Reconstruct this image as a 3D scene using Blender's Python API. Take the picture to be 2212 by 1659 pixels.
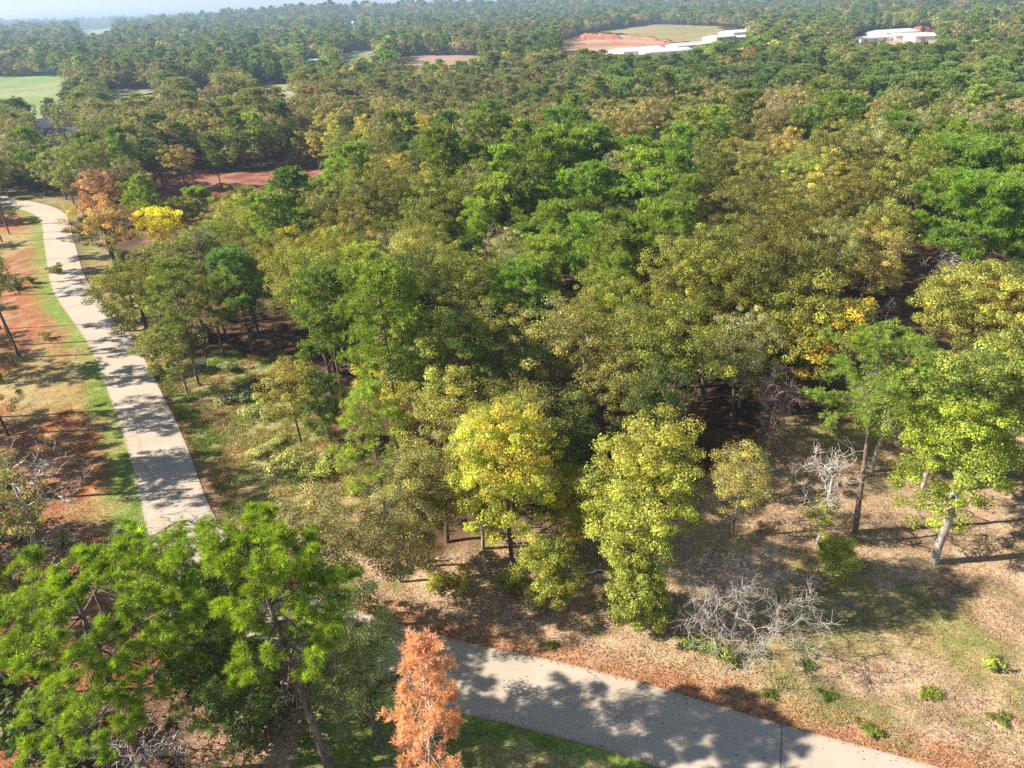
import bpy, math, random
import numpy as np
from mathutils import Vector, Matrix, Euler

scene = bpy.context.scene
for o in list(bpy.data.objects):
    bpy.data.objects.remove(o)

# ------------------------------------------------------------------ camera
CAM_H = 42.0
PITCH, ROLL = math.radians(29.2), math.radians(2.17)
FPX, PW, PH = 1475.0, 2212.0, 1659.0            # focal length in pixels of a 2212 x 1659 copy of the photograph
_f = np.array([0, math.cos(PITCH), -math.sin(PITCH)])
_u0 = np.array([0, math.sin(PITCH), math.cos(PITCH)])
_r0 = np.array([1.0, 0, 0])
_r = _r0 * math.cos(ROLL) - _u0 * math.sin(ROLL)
_u = _u0 * math.cos(ROLL) + _r0 * math.sin(ROLL)
cam_data = bpy.data.cameras.new("camera")
cam = bpy.data.objects.new("camera", cam_data)
scene.collection.objects.link(cam)
cam_data.sensor_width = 36.0
cam_data.lens = 36.0 * FPX / PW
cam_data.clip_start = 0.5
cam_data.clip_end = 60000
cam.matrix_world = Matrix(((_r[0], _u[0], -_f[0], 0), (_r[1], _u[1], -_f[1], 0), (_r[2], _u[2], -_f[2], CAM_H), (0, 0, 0, 1)))
scene.camera = cam

# ------------------------------------------------------------------ sky, sun, exposure
SUN_EL, SUN_AZ = math.radians(33), math.radians(182.5)      # the sun stands to the left, a little behind the camera
world = bpy.data.worlds.new("World")
scene.world = world
world.use_nodes = True
wn = world.node_tree.nodes
wl = world.node_tree.links
sky = wn.new('ShaderNodeTexSky')
sky.sky_type = 'NISHITA'
sky.sun_disc = False
sky.sun_elevation = SUN_EL
sky.sun_rotation = math.radians(90) - SUN_AZ
sky.air_density = 1.0
sky.dust_density = 0.2
sky.ozone_density = 1.5
bg = wn['Background']
bg.inputs['Strength'].default_value = 0.072
bw = wn.new('ShaderNodeRGBToBW')
wl.new(sky.outputs[0], bw.inputs[0])
tintn = wn.new('ShaderNodeMix'); tintn.data_type = 'RGBA'; tintn.blend_type = 'MULTIPLY'; tintn.inputs[0].default_value = 1
tintn.inputs['B'].default_value = (0.60, 0.82, 1.22, 1)
wl.new(bw.outputs[0], tintn.inputs['A'])
skm = wn.new('ShaderNodeMix'); skm.data_type = 'RGBA'; skm.inputs[0].default_value = 0.7
wl.new(sky.outputs[0], skm.inputs['A']); wl.new(tintn.outputs['Result'], skm.inputs['B'])
wl.new(skm.outputs['Result'], bg.inputs[0])
sl = bpy.data.lights.new("sun", 'SUN')
sl.energy = 5.0
sl.angle = math.radians(0.53)
sl.color = (1.0, 0.90, 0.74)
so = bpy.data.objects.new("sun", sl)
scene.collection.objects.link(so)
sd = Vector((math.cos(SUN_EL) * math.cos(SUN_AZ), math.cos(SUN_EL) * math.sin(SUN_AZ), math.sin(SUN_EL)))
so.rotation_euler = sd.to_track_quat('Z', 'Y').to_euler()
so.location = (0, 0, 120)
scene.view_settings.view_transform = 'Standard'
scene.view_settings.look = 'None'
scene.view_settings.exposure = 1.12
scene.view_settings.gamma = 1.0
scene.view_settings.use_curve_mapping = False
scene.render.engine = 'CYCLES'
cy = scene.cycles
cy.max_bounces = 5
cy.diffuse_bounces = 3
cy.transmission_bounces = 3
cy.volume_bounces = 0
cy.glossy_bounces = 1
cy.transparent_max_bounces = 4
cy.use_adaptive_sampling = True
cy.adaptive_threshold = 0.02
cy.use_denoising = False
cy.sample_clamp_indirect = 4.0


# ------------------------------------------------------------------ pixel <-> world
def at(x, y, z=0.0):
    d = _f * FPX + _r * (x - PW / 2) - _u * (y - PH / 2)
    t = (z - CAM_H) / d[2]
    return (d[0] * t, d[1] * t)


def proj(X, Y, Z):
    X = np.asarray(X, float); Y = np.asarray(Y, float); Z = np.asarray(Z, float) - CAM_H
    dd = X * _f[0] + Y * _f[1] + Z * _f[2]
    dd = np.where(np.abs(dd) < 1e-6, 1e-6, dd)
    return (PW / 2 + FPX * (X * _r[0] + Y * _r[1] + Z * _r[2]) / dd,
            PH / 2 - FPX * (X * _u[0] + Y * _u[1] + Z * _u[2]) / dd, dd)


# ------------------------------------------------------------------ noise
def _hash(ix, iy, seed):
    n = (ix.astype(np.int64) * 374761393 + iy.astype(np.int64) * 668265263 + seed * 974634777) & 0x7fffffff
    n = ((n ^ (n >> 13)) * 1274126177) & 0x7fffffff
    return ((n ^ (n >> 16)) & 0xffff) / 65535.0


def vnoise(x, y, seed=0):
    x = np.asarray(x, float); y = np.asarray(y, float)
    ix = np.floor(x); iy = np.floor(y)
    fx = x - ix; fy = y - iy
    fx = fx * fx * (3 - 2 * fx); fy = fy * fy * (3 - 2 * fy)
    a = _hash(ix, iy, seed); b = _hash(ix + 1, iy, seed); c = _hash(ix, iy + 1, seed); d = _hash(ix + 1, iy + 1, seed)
    return (a * (1 - fx) + b * fx) * (1 - fy) + (c * (1 - fx) + d * fx) * fy


def fbm(x, y, seed=0, octv=4):
    s = 0; a = 0.5; t = 0
    for k in range(octv):
        s = s + a * vnoise(np.asarray(x) * 2 ** k, np.asarray(y) * 2 ** k, seed + k * 17); t += a; a *= 0.5
    return s / t


def sstep(a, b, x):
    t = np.clip((np.asarray(x, float) - a) / (b - a), 0, 1)
    return t * t * (3 - 2 * t)


def terrain(x, y):
    x = np.asarray(x, float); y = np.asarray(y, float)
    d = np.hypot(x, y)
    far = sstep(900, 1700, d)
    z = far * (14 * (fbm(x / 620 + 3, y / 620, 5) - 0.5) * 2)
    ridge = np.exp(-((y - 2350 - 0.10 * x) / 520) ** 2) * sstep(-1250, -500, x)
    z = z + 22 * ridge * far
    z = z + 12 * np.exp(-((y - 3300) / 500) ** 2) * sstep(-600, 400, x)
    z = z - 4 * sstep(1900, 2800, d) * (1 - sstep(-1500, -700, x))
    return z


# ------------------------------------------------------------------ object helpers
COL = scene.collection


def link(o, parent=None):
    COL.objects.link(o)
    if parent is not None:
        o.parent = parent
    return o


def tag(o, label=None, cat=None, group=None, kind=None):
    if label: o['label'] = label
    if cat: o['category'] = cat
    if group: o['group'] = group
    if kind: o['kind'] = kind
    return o


def empty(name, loc, rz=0.0):
    o = bpy.data.objects.new(name, None)
    o.empty_display_size = 0.5
    o.location = loc
    o.rotation_euler = (0, 0, rz)
    return link(o)


class MB:
    """collects triangles and quads as numpy blocks and writes one mesh"""
    def __init__(self):
        self.v = []; self.f = []; self.m = []; self.c = []; self.n = 0

    def add(self, v, f, mat=0, col=(1, 1, 1)):
        v = np.asarray(v, float).reshape(-1, 3); f = np.asarray(f, np.int64)
        if len(v) == 0 or len(f) == 0:
            return
        self.v.append(v); self.f.append(f + self.n); self.m.append(np.full(len(f), mat, np.int32))
        c = np.asarray(col, float)
        if c.ndim == 1: c = np.tile(c, (len(v), 1))
        self.c.append(c); self.n += len(v)

    def mesh(self, name, mats, smooth=False):
        me = bpy.data.meshes.new(name)
        V = np.concatenate(self.v)
        idx = np.concatenate([f.ravel() for f in self.f])
        tot = np.concatenate([np.full(len(f), f.shape[1], np.int32) for f in self.f])
        start = np.concatenate([[0], np.cumsum(tot)[:-1]]).astype(np.int32)
        me.vertices.add(len(V)); me.vertices.foreach_set('co', V.astype(np.float32).ravel())
        me.loops.add(len(idx)); me.loops.foreach_set('vertex_index', idx.astype(np.int32))
        me.polygons.add(len(tot)); me.polygons.foreach_set('loop_start', start)
        me.polygons.foreach_set('material_index', np.concatenate(self.m))
        if smooth is not None:
            sm = np.concatenate([np.full(len(f), bool(smooth) or False) for f in self.f])
            me.polygons.foreach_set('use_smooth', sm)
        at_ = me.color_attributes.new('Col', 'FLOAT_COLOR', 'POINT')
        C = np.concatenate(self.c)
        C4 = np.ones((len(C), 4), np.float32); C4[:, :3] = C
        at_.data.foreach_set('color', C4.ravel())
        for m in mats: me.materials.append(m)
        me.update(calc_edges=True)
        return me


def cube_vf(sx, sy, sz, c=(0, 0, 0)):
    v = np.array([(x, y, z) for z in (-.5, .5) for y in (-.5, .5) for x in (-.5, .5)], float) * (sx, sy, sz) + np.array(c)
    f = np.array([(0, 2, 3, 1), (4, 5, 7, 6), (0, 1, 5, 4), (2, 6, 7, 3), (0, 4, 6, 2), (1, 3, 7, 5)])
    return v, f


def tubes(A, B, ra, rb, n, da=None, db=None):
    """prisms from A to B (arrays), radii ra, rb, n sides"""
    A = np.asarray(A, float); B = np.asarray(B, float)
    if len(A) == 0: return np.zeros((0, 3)), np.zeros((0, 4), int)
    d = B - A; L = np.linalg.norm(d, axis=1, keepdims=True) + 1e-9; d = d / L
    if da is None: da = d
    if db is None: db = d

    def ring(P, D, r):
        ref = np.tile(np.array([0.31, 0.95, 0.05]), (len(P), 1))
        u = np.cross(D, ref); u /= (np.linalg.norm(u, axis=1, keepdims=True) + 1e-9)
        w = np.cross(D, u)
        a = np.arange(n) * 2 * math.pi / n
        return P[:, None, :] + r[:, None, None] * (np.cos(a)[None, :, None] * u[:, None, :] + np.sin(a)[None, :, None] * w[:, None, :])
    R = np.concatenate([ring(A, da, np.asarray(ra)), ring(B, db, np.asarray(rb))], axis=1)
    m = len(A)
    k = np.arange(n); k2 = (k + 1) % n
    f = np.stack([k, k2, k2 + n, k + n], axis=1)
    F = (f[None] + (np.arange(m) * 2 * n)[:, None, None]).reshape(-1, 4)
    return R.reshape(-1, 3), F


# ------------------------------------------------------------------ materials
def new_mat(name):
    m = bpy.data.materials.new(name); m.use_nodes = True
    nt = m.node_tree
    for n in list(nt.nodes): nt.nodes.remove(n)
    out = nt.nodes.new('ShaderNodeOutputMaterial')
    return m, nt, out


def leaf_material(name, tint='OBJECT', transl=0.35, rough=0.55, spec=0.25, jitter=0.0):
    m, nt, out = new_mat(name)
    N, L = nt.nodes, nt.links
    a = N.new('ShaderNodeAttribute'); a.attribute_name = 'Col'
    if tint == 'OBJECT':
        t = N.new('ShaderNodeObjectInfo'); tc = t.outputs['Color']
    else:
        t = N.new('ShaderNodeAttribute'); t.attribute_type = 'INSTANCER'; t.attribute_name = 'tint'; tc = t.outputs['Color']
    mul = N.new('ShaderNodeMix'); mul.data_type = 'RGBA'; mul.blend_type = 'MULTIPLY'; mul.inputs[0].default_value = 1
    L.new(a.outputs['Color'], mul.inputs['A']); L.new(tc, mul.inputs['B'])
    p = N.new('ShaderNodeBsdfPrincipled'); p.inputs['Roughness'].default_value = rough
    p.inputs['Specular IOR Level'].default_value = spec
    tr = N.new('ShaderNodeBsdfTranslucent')
    hs = N.new('ShaderNodeMix'); hs.data_type = 'RGBA'; hs.blend_type = 'MULTIPLY'; hs.inputs[0].default_value = 1
    hs.inputs['B'].default_value = (1.25, 1.3, 0.55, 1)
    L.new(mul.outputs['Result'], p.inputs['Base Color'])
    L.new(mul.outputs['Result'], hs.inputs['A']); L.new(hs.outputs['Result'], tr.inputs[0])
    mx = N.new('ShaderNodeMixShader'); mx.inputs[0].default_value = transl
    L.new(p.outputs[0], mx.inputs[1]); L.new(tr.outputs[0], mx.inputs[2]); L.new(mx.outputs[0], out.inputs[0])
    return m


def bark_material(name, c1, c2, scale=3.0, rough=0.9):
    m, nt, out = new_mat(name)
    N, L = nt.nodes, nt.links
    tc = N.new('ShaderNodeTexCoord')
    mp = N.new('ShaderNodeMapping'); mp.inputs['Scale'].default_value = (1, 1, 0.35)
    no = N.new('ShaderNodeTexNoise'); no.inputs['Scale'].default_value = scale; no.inputs['Detail'].default_value = 6
    cr = N.new('ShaderNodeValToRGB')
    cr.color_ramp.elements[0].position = 0.35; cr.color_ramp.elements[0].color = (*c1, 1)
    cr.color_ramp.elements[1].position = 0.65; cr.color_ramp.elements[1].color = (*c2, 1)
    p = N.new('ShaderNodeBsdfPrincipled'); p.inputs['Roughness'].default_value = rough
    p.inputs['Specular IOR Level'].default_value = 0.1
    bp = N.new('ShaderNodeBump'); bp.inputs['Strength'].default_value = 0.6; bp.inputs['Distance'].default_value = 0.05
    L.new(tc.outputs['Object'], mp.inputs[0]); L.new(mp.outputs[0], no.inputs[0]); L.new(no.outputs[0], cr.inputs[0])
    L.new(cr.outputs[0], p.inputs['Base Color']); L.new(no.outputs[0], bp.inputs['Height']); L.new(bp.outputs[0], p.inputs['Normal'])
    L.new(p.outputs[0], out.inputs[0])
    return m


def noise_material(name, c1, c2, scale=1.0, rough=0.8, bump=0.0, detail=6, spec=0.3, ramp=(0.35, 0.65)):
    m, nt, out = new_mat(name)
    N, L = nt.nodes, nt.links
    tc = N.new('ShaderNodeTexCoord')
    no = N.new('ShaderNodeTexNoise'); no.inputs['Scale'].default_value = scale; no.inputs['Detail'].default_value = detail
    cr = N.new('ShaderNodeValToRGB')
    cr.color_ramp.elements[0].position = ramp[0]; cr.color_ramp.elements[0].color = (*c1, 1)
    cr.color_ramp.elements[1].position = ramp[1]; cr.color_ramp.elements[1].color = (*c2, 1)
    p = N.new('ShaderNodeBsdfPrincipled'); p.inputs['Roughness'].default_value = rough
    p.inputs['Specular IOR Level'].default_value = spec
    L.new(tc.outputs['Object'], no.inputs[0]); L.new(no.outputs[0], cr.inputs[0]); L.new(cr.outputs[0], p.inputs['Base Color'])
    if bump:
        bp = N.new('ShaderNodeBump'); bp.inputs['Strength'].default_value = bump; bp.inputs['Distance'].default_value = 0.1
        L.new(no.outputs[0], bp.inputs['Height']); L.new(bp.outputs[0], p.inputs['Normal'])
    L.new(p.outputs[0], out.inputs[0])
    return m


def vcol_material(name, scales=(1.2, 9.0), amp=(0.35, 0.5), rough=0.95, bump=0.5):
    """colour from the mesh's Col attribute with fine procedural grain"""
    m, nt, out = new_mat(name)
    N, L = nt.nodes, nt.links
    a = N.new('ShaderNodeAttribute'); a.attribute_name = 'Col'
    tc = N.new('ShaderNodeTexCoord')
    cur = a.outputs['Color']; hn = None
    for sc, am in zip(scales, amp):
        no = N.new('ShaderNodeTexNoise'); no.inputs['Scale'].default_value = sc; no.inputs['Detail'].default_value = 5
        no.inputs['Roughness'].default_value = 0.7
        mr = N.new('ShaderNodeMapRange')
        mr.inputs['From Min'].default_value = 0.3; mr.inputs['From Max'].default_value = 0.7
        mr.inputs['To Min'].default_value = 1 - am; mr.inputs['To Max'].default_value = 1 + am
        L.new(tc.outputs['Object'], no.inputs[0]); L.new(no.outputs[0], mr.inputs[0])
        mx = N.new('ShaderNodeMix'); mx.data_type = 'RGBA'; mx.blend_type = 'MULTIPLY'; mx.inputs[0].default_value = 1
        L.new(cur, mx.inputs['A']); L.new(mr.outputs[0], mx.inputs['B']); cur = mx.outputs['Result']; hn = no
    p = N.new('ShaderNodeBsdfPrincipled'); p.inputs['Roughness'].default_value = rough
    p.inputs['Specular IOR Level'].default_value = 0.1
    L.new(cur, p.inputs['Base Color'])
    bp = N.new('ShaderNodeBump'); bp.inputs['Strength'].default_value = bump; bp.inputs['Distance'].default_value = 0.08
    L.new(hn.outputs[0], bp.inputs['Height']); L.new(bp.outputs[0], p.inputs['Normal'])
    L.new(p.outputs[0], out.inputs[0])
    return m


M_LEAF = leaf_material('leaf', transl=0.38)
M_NEEDLE = leaf_material('needle', transl=0.35, rough=0.45, spec=0.35)
M_FAR = leaf_material('far_leaf', tint='INST', transl=0.3)
M_BARK = bark_material('oak_bark', (0.07, 0.055, 0.045), (0.20, 0.17, 0.145), 5)
M_PBARK = bark_material('pine_bark', (0.10, 0.075, 0.065), (0.26, 0.20, 0.17), 4)
M_GREY = bark_material('dead_wood', (0.30, 0.27, 0.24), (0.58, 0.54, 0.50), 6)
M_PALE = bark_material('pale_bark', (0.22, 0.19, 0.17), (0.48, 0.43, 0.38), 4)
M_PINK = bark_material('rosy_twig', (0.28, 0.20, 0.17), (0.50, 0.39, 0.33), 4)
M_GROUND = vcol_material('ground', (0.9, 3.5, 11.0), (0.25, 0.35, 0.6))
M_BLADE = leaf_material('grass_blade', transl=0.25, rough=0.7, spec=0.1)
M_FIELD = vcol_material('field', (0.02, 0.2), (0.18, 0.2), bump=0.2)

# ------------------------------------------------------------------ tree skeletons
def unit(v):
    return v / (np.linalg.norm(v, axis=-1, keepdims=True) + 1e-9)


def grow(rng, trunk_pts, centers, asc=0.6, crook=0.12, mid=2, from_trunk_z=0.0):
    """attach clump centres to a trunk polyline by nearest lower node; returns nodes, parents"""
    P = [np.array(p, float) for p in trunk_pts]
    par = [-1] + list(range(len(trunk_pts) - 1))
    order = np.argsort(np.linalg.norm(centers - P[-1] * 0.5, axis=1) + centers[:, 2] * 0.15)
    for ci in order:
        c = centers[ci]
        A = np.array(P)
        d = c - A
        h = np.linalg.norm(d, axis=1)
        pen = h * (1.0 + asc * np.clip(-d[:, 2] / (h + 1e-6) + 0.25, 0, 2)) + (A[:, 2] < from_trunk_z) * 50
        j = int(np.argmin(pen))
        base = P[j]
        L = np.linalg.norm(c - base)
        last = j
        for k in range(1, mid + 1):
            t = k / (mid + 1)
            q = base * (1 - t) + c * t + rng.normal(0, crook * L * 0.5, 3)
            q[2] += -0.08 * L * math.sin(t * math.pi)
            P.append(q); par.append(last); last = len(P) - 1
        P.append(c.copy()); par.append(last)
    return np.array(P), np.array(par)


def radii(P, par, r0, rtip=0.02, ex=2.3):
    n = len(P)
    acc = np.zeros(n)
    ch = np.zeros(n, int)
    for i in range(n):
        if par[i] >= 0: ch[par[i]] += 1
    for i in range(n - 1, -1, -1):
        if ch[i] == 0: acc[i] += rtip ** ex
        if par[i] >= 0: acc[par[i]] += acc[i]
    r = acc ** (1 / ex)
    k = r0 / r[0]
    r = np.where(r > rtip * 1.5, rtip + (r - rtip) * (r0 - rtip) / max(r[0] - rtip, 1e-6), rtip)
    return r


def wood(mb, P, par, r, mat=0, col=(1, 1, 1), minr=0.0, sides=(8, 5, 3), sel=None):
    i = np.arange(len(P)); m = (par >= 0) & (r >= minr)
    if sel is not None: m &= sel
    i = i[m]; p = par[m]
    dirs = np.zeros_like(P); ok = par >= 0
    dirs[ok] = unit(P[ok] - P[par[ok]])
    dirs[0] = (0, 0, 1)
    ra = np.minimum(r[p], r[i] * 1.5); rb = r[i]
    da = np.where((r[p] < r[i] * 1.35)[:, None], dirs[p], dirs[i])
    for lo, hi, n in ((0.14, 99, sides[0]), (0.05, 0.14, sides[1]), (0, 0.05, sides[2])):
        s = (rb >= lo) & (rb < hi)
        if s.any():
            v, f = tubes(P[p[s]], P[i[s]], ra[s], rb[s], n, da[s], dirs[i[s]])
            mb.add(v, f, mat, col)


def leaf_cards(rng, C, R, n, size, centre, flat=0.62, out=0.5, up=0.5, warm=0.5, spread=0.2):
    """n rhombic leaves around each clump centre C (m,3), clump radius R (m,)"""
    m = len(C)
    d = unit(rng.normal(0, 1, (m, n, 3)))
    rr = rng.random((m, n, 1)) ** 0.4
    pos = C[:, None, :] + d * rr * R[:, None, None] * np.array([1, 1, flat])
    nrm = unit(rng.normal(0, 1, (m, n, 3)) * 0.55 + unit(pos - centre) * out * 0.7 + d * 0.85 + np.array([0, 0, up * 0.9]))
    ref = unit(rng.normal(0, 1, (m, n, 3)))
    u = unit(np.cross(nrm, ref)); w = np.cross(nrm, u)
    s = size * (0.6 + 0.8 * rng.random((m, n, 1)))
    q = np.stack([pos - u * s * 0.55, pos - w * s * 0.36 + nrm * s * 0.08, pos + u * s * 0.55, pos + w * s * 0.36 + nrm * s * 0.08], axis=2)
    V = q.reshape(-1, 3)
    F = np.arange(len(V)).reshape(-1, 4)
    # leaf colour: clump tone x leaf tone, warm share turning to straw and brown
    ct = rng.normal(0, spread, (m, 1)); lt = rng.normal(0, 0.3, (m, n))
    val = np.exp(ct + lt)
    wm = np.clip(rng.normal(0.25, 0.35, (m, 1)) + rng.normal(0, 0.35, (m, n)), 0, 1.2) * warm
    c = np.stack([val * (1 + 0.5 * wm), val * (1 + 0.12 * wm), val * (1 - 0.3 * wm)], axis=-1)
    Cc = np.repeat(c.reshape(-1, 3), 4, axis=0)
    return V, F, Cc


def needle_tufts(rng, C, D, n, ln, w, warm=0.2, spread=0.2, bend=0.1):
    """n blades leaving each tuft centre C along D"""
    m = len(C)
    d = unit(unit(rng.normal(0, 1, (m, n, 3))) + D[:, None, :] * 0.75 + np.array([0, 0, 0.25]))
    l = ln * (0.65 + 0.6 * rng.random((m, n, 1)))
    side = unit(np.cross(d, rng.normal(0, 1, (m, n, 3)))) * w * 0.5
    b = C[:, None, :] + d * l * 0.05
    tip = C[:, None, :] + d * l + np.array([0, 0, -1]) * l * bend * rng.random((m, n, 1))
    midp = C[:, None, :] + d * l * 0.55
    q = np.stack([b, midp - side, tip, midp + side], axis=2)
    V = q.reshape(-1, 3); F = np.arange(len(V)).reshape(-1, 4)
    ct = rng.normal(0, spread, (m, 1)); lt = rng.normal(0, 0.15, (m, n))
    val = np.exp(ct + lt)
    wm = np.clip(rng.normal(0.1, 0.3, (m, 1)) + rng.normal(0, 0.2, (m, n)), 0, 1.2) * warm
    c = np.stack([val * (1 + 0.8 * wm), val * (1 + 0.2 * wm), val * (1 - 0.2 * wm)], axis=-1)
    return V, F, np.repeat(c.reshape(-1, 3), 4, axis=0)


def trunk_line(rng, h, lean=(0, 0), crook=0.02, n=8, curve=(0, 0)):
    t = np.linspace(0, 1, n)
    p = np.zeros((n, 3))
    p[:, 2] = t * h
    p[:, 0] = lean[0] * t + curve[0] * np.sin(t * math.pi)
    p[:, 1] = lean[1] * t + curve[1] * np.sin(t * math.pi)
    p[1:, :2] += np.cumsum(rng.normal(0, crook * h / n, (n - 1, 2)), axis=0)
    return p


def lobed_points(rng, n, centre, rad, rzdn, lobes=7, lobe_amp=0.3, power=0.45, dmin=0.0):
    """points inside an uneven dome; rad = (rx, ry, rz up), rzdn = depth below the centre"""
    ld = unit(rng.normal(0, 1, (lobes, 3)) + np.array([0, 0, 0.3])); la = rng.uniform(-0.6, 1.0, lobes) * lobe_amp
    out = []
    tries = 0
    while len(out) < n and tries < 60:
        tries += 1
        d = unit(rng.normal(0, 1, (n, 3)) + np.array([0, 0, 0.25]))
        g = 1 + (np.exp(-((1 - d @ ld.T) / 0.18)) * la).sum(1)
        r = rng.random(n) ** power * g
        p = d * r[:, None] * np.array([rad[0], rad[1], 1])
        p[:, 2] = np.where(d[:, 2] > 0, d[:, 2] * r * rad[2], d[:, 2] * r * rzdn)
        for q in p:
            c = centre + q
            if not dmin or not out or np.min(np.linalg.norm(np.array(out) - c, axis=1)) > dmin:
                out.append(c)
                if len(out) >= n: break
    return np.array(out)


def deciduous(seed, h=14, rw=5, depth=0.62, n=90, leaves=110, leaf=0.26, clump=1.0, r0=0.25, lean=(0, 0), crook=0.05, warm=0.5,
              dmin=0.9, two=None, spread=0.22, power=0.42, thin=0.0, rx=None, bark=None, sides=(8, 5, 3), cshift=(0, 0), low=0.5, lobe_amp=0.3, minr=0.0):
    """returns (trunk MB, crown MB)"""
    rng = np.random.default_rng(seed)
    rx = rx or rw
    base = h * (1 - depth)
    tp = trunk_line(rng, h * (1 - depth * 0.45), lean, 0.03 + crook * 0.3, 7)
    cz = base + h * depth * low
    c0 = np.array([lean[0] + cshift[0], lean[1] + cshift[1], cz])
    C = lobed_points(rng, n, c0, (rx, rw, h - cz - clump * 0.5), cz - base, 8, lobe_amp, power, dmin)
    P, par = grow(rng, tp, C, 0.7, crook + 0.08, 2, base * 0.6)
    r = radii(P, par, r0, 0.018)
    tb = MB(); wood(tb, P, par, r, 0, minr=minr, sides=sides)
    leaf *= 0.67; leaves = int(leaves * 2.0)
    cb = MB()
    keep = rng.random(len(C)) >= thin
    C = C[keep]
    R = clump * rng.uniform(0.55, 1.25, len(C))
    V, F, Cc = leaf_cards(rng, C, R, leaves, leaf, c0 - np.array([0, 0, 1.0]), warm=warm, spread=spread)
    if two is not None:      # a second hue in patches of the crown (autumn colour): hue, share, direction
        hue, share, dirv = two
        k = np.repeat((unit(C - c0) @ unit(np.array(dirv, float))) + rng.normal(0, 0.25, len(C)), leaves * 4)
        m = k > (1 - share)
        Cc[m] *= np.array(hue)
    cb.add(V, F, 0, Cc)
    return tb, cb


def pine(seed, h=19, rw=3.6, base=0.45, whorls=16, per=5, tufts=7, blades=22, ln=0.36, w=0.035, r0=0.24, lean=(0, 0), curve=(0, 0),
         warm=0.25, spread=0.2, shape=0.5, droop=0.0, stubs=8, clump=0.55, gap=0.15, sides=(8, 5, 3), minr=0.0, top_round=1.0):
    rng = np.random.default_rng(seed)
    tp = trunk_line(rng, h - 0.5, lean, 0.012, 14, curve)
    P = [p for p in tp]; par = [-1] + list(range(13))
    tips = []; dirs = []

    def trunk_at(z):
        t = np.clip(z / (h - 0.5), 0, 1) * 13; i = int(min(12, math.floor(t)))
        return tp[i] * (1 - (t - i)) + tp[i + 1] * (t - i), i + 1
    for k in range(whorls):
        u = (k + rng.random() * 0.8) / whorls
        z = h * (base + (1 - base) * u * 0.97)
        prof = math.sqrt(max(0.03, 1 - (abs(u - shape * 0.6) / (1.02 - shape * 0.6 if u > shape * 0.6 else 0.9 + shape * 0.3)) ** (2 * top_round)))
        a0 = rng.random() * 6.28
        for b in range(per):
            if rng.random() < gap: continue
            a = a0 + b * 6.283 / per + rng.normal(0, 0.25)
            Lb = rw * prof * rng.uniform(0.6, 1.15)
            el = 0.12 + 0.5 * u - droop + rng.normal(0, 0.12)
            dirb = np.array([math.cos(a) * math.cos(el), math.sin(a) * math.cos(el), math.sin(el)])
            o, i0 = trunk_at(z - 0.1)
            last = i0
            q1 = o + dirb * Lb * 0.5 + rng.normal(0, 0.10 * Lb, 3); P.append(q1); par.append(last); l1 = len(P) - 1
            q2 = o + dirb * Lb + np.array([0, 0, 0.12 * Lb]) + rng.normal(0, 0.08 * Lb, 3); P.append(q2); par.append(l1); l2 = len(P) - 1
            tips.append(q2); dirs.append(dirb)
            ns = max(1, int(round(Lb * 1.2)))
            for s in range(ns):
                t = rng.uniform(0.22, 0.95)
                bp = o + (q2 - o) * t
                sd_ = unit(dirb + rng.normal(0, 0.75, 3) * np.array([1, 1, 0.35]))
                q = bp + sd_ * Lb * rng.uniform(0.2, 0.38)
                P.append(q); par.append(l1 if t < 0.6 else l2 if t > 0.9 else l1); tips.append(q); dirs.append(sd_)
    tips.append(tp[-1] + np.array([0, 0, 0.3])); dirs.append(np.array([0, 0, 1.]))
    for k in range(9):
        q = tp[-1] + rng.normal(0, 0.28 * rw * 0.6, 3) * (1, 1, 0.35) - (0, 0, 0.3); tips.append(q); dirs.append(unit(q - tp[-2])); P.append(q); par.append(13)
    # bare stubs under the crown
    for s in range(stubs):
        z = h * rng.uniform(base * 0.45, base * 1.15)
        o, i0 = trunk_at(z)
        a = rng.random() * 6.28
        L = rng.uniform(0.5, 1.0) * rw * 0.75
        d = np.array([math.cos(a), math.sin(a), rng.uniform(-0.25, 0.35)])
        p1 = o + d * L * 0.5 + rng.normal(0, 0.08, 3); P.append(p1); par.append(i0); j = len(P) - 1
        p2 = o + d * L + rng.normal(0, 0.15, 3); P.append(p2); par.append(j)
        for e in range(3):
            P.append(p1 + (p2 - p1) * rng.random() + rng.normal(0, 0.35, 3) * (L / 2)); par.append(j)
    P = np.array(P); par = np.array(par)
    P[:, 2] = np.minimum(P[:, 2], h - 0.3)
    r = radii(P, par, r0, 0.014, 2.5)
    for i in range(14):
        r[i] = max(0.03, r0 * (1 - 0.8 * (i / 13)))
    tb = MB(); wood(tb, P, par, r, 0, minr=minr, sides=sides)
    tips = np.array(tips); dirs = np.array(dirs)
    over = tips[:, 2] > h - 0.35
    tips[over, 2] = h - 0.35 - (tips[over, 2] - h + 0.35) * 0.3
    T = np.repeat(tips, tufts, axis=0) + unit(rng.normal(0, 1, (len(tips) * tufts, 3))) * clump * rng.random((len(tips) * tufts, 1)) ** 0.5 * np.array([1, 1, 0.6])
    D = unit(np.repeat(dirs, tufts, axis=0) + rng.normal(0, 0.3, (len(T), 3)) + np.array([0, 0, 0.35]))
    cb = MB(); V, F, Cc = needle_tufts(rng, T, D, blades, ln, w, warm=warm, spread=spread)
    cb.add(V, F, 0, Cc)
    return tb, cb


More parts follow.
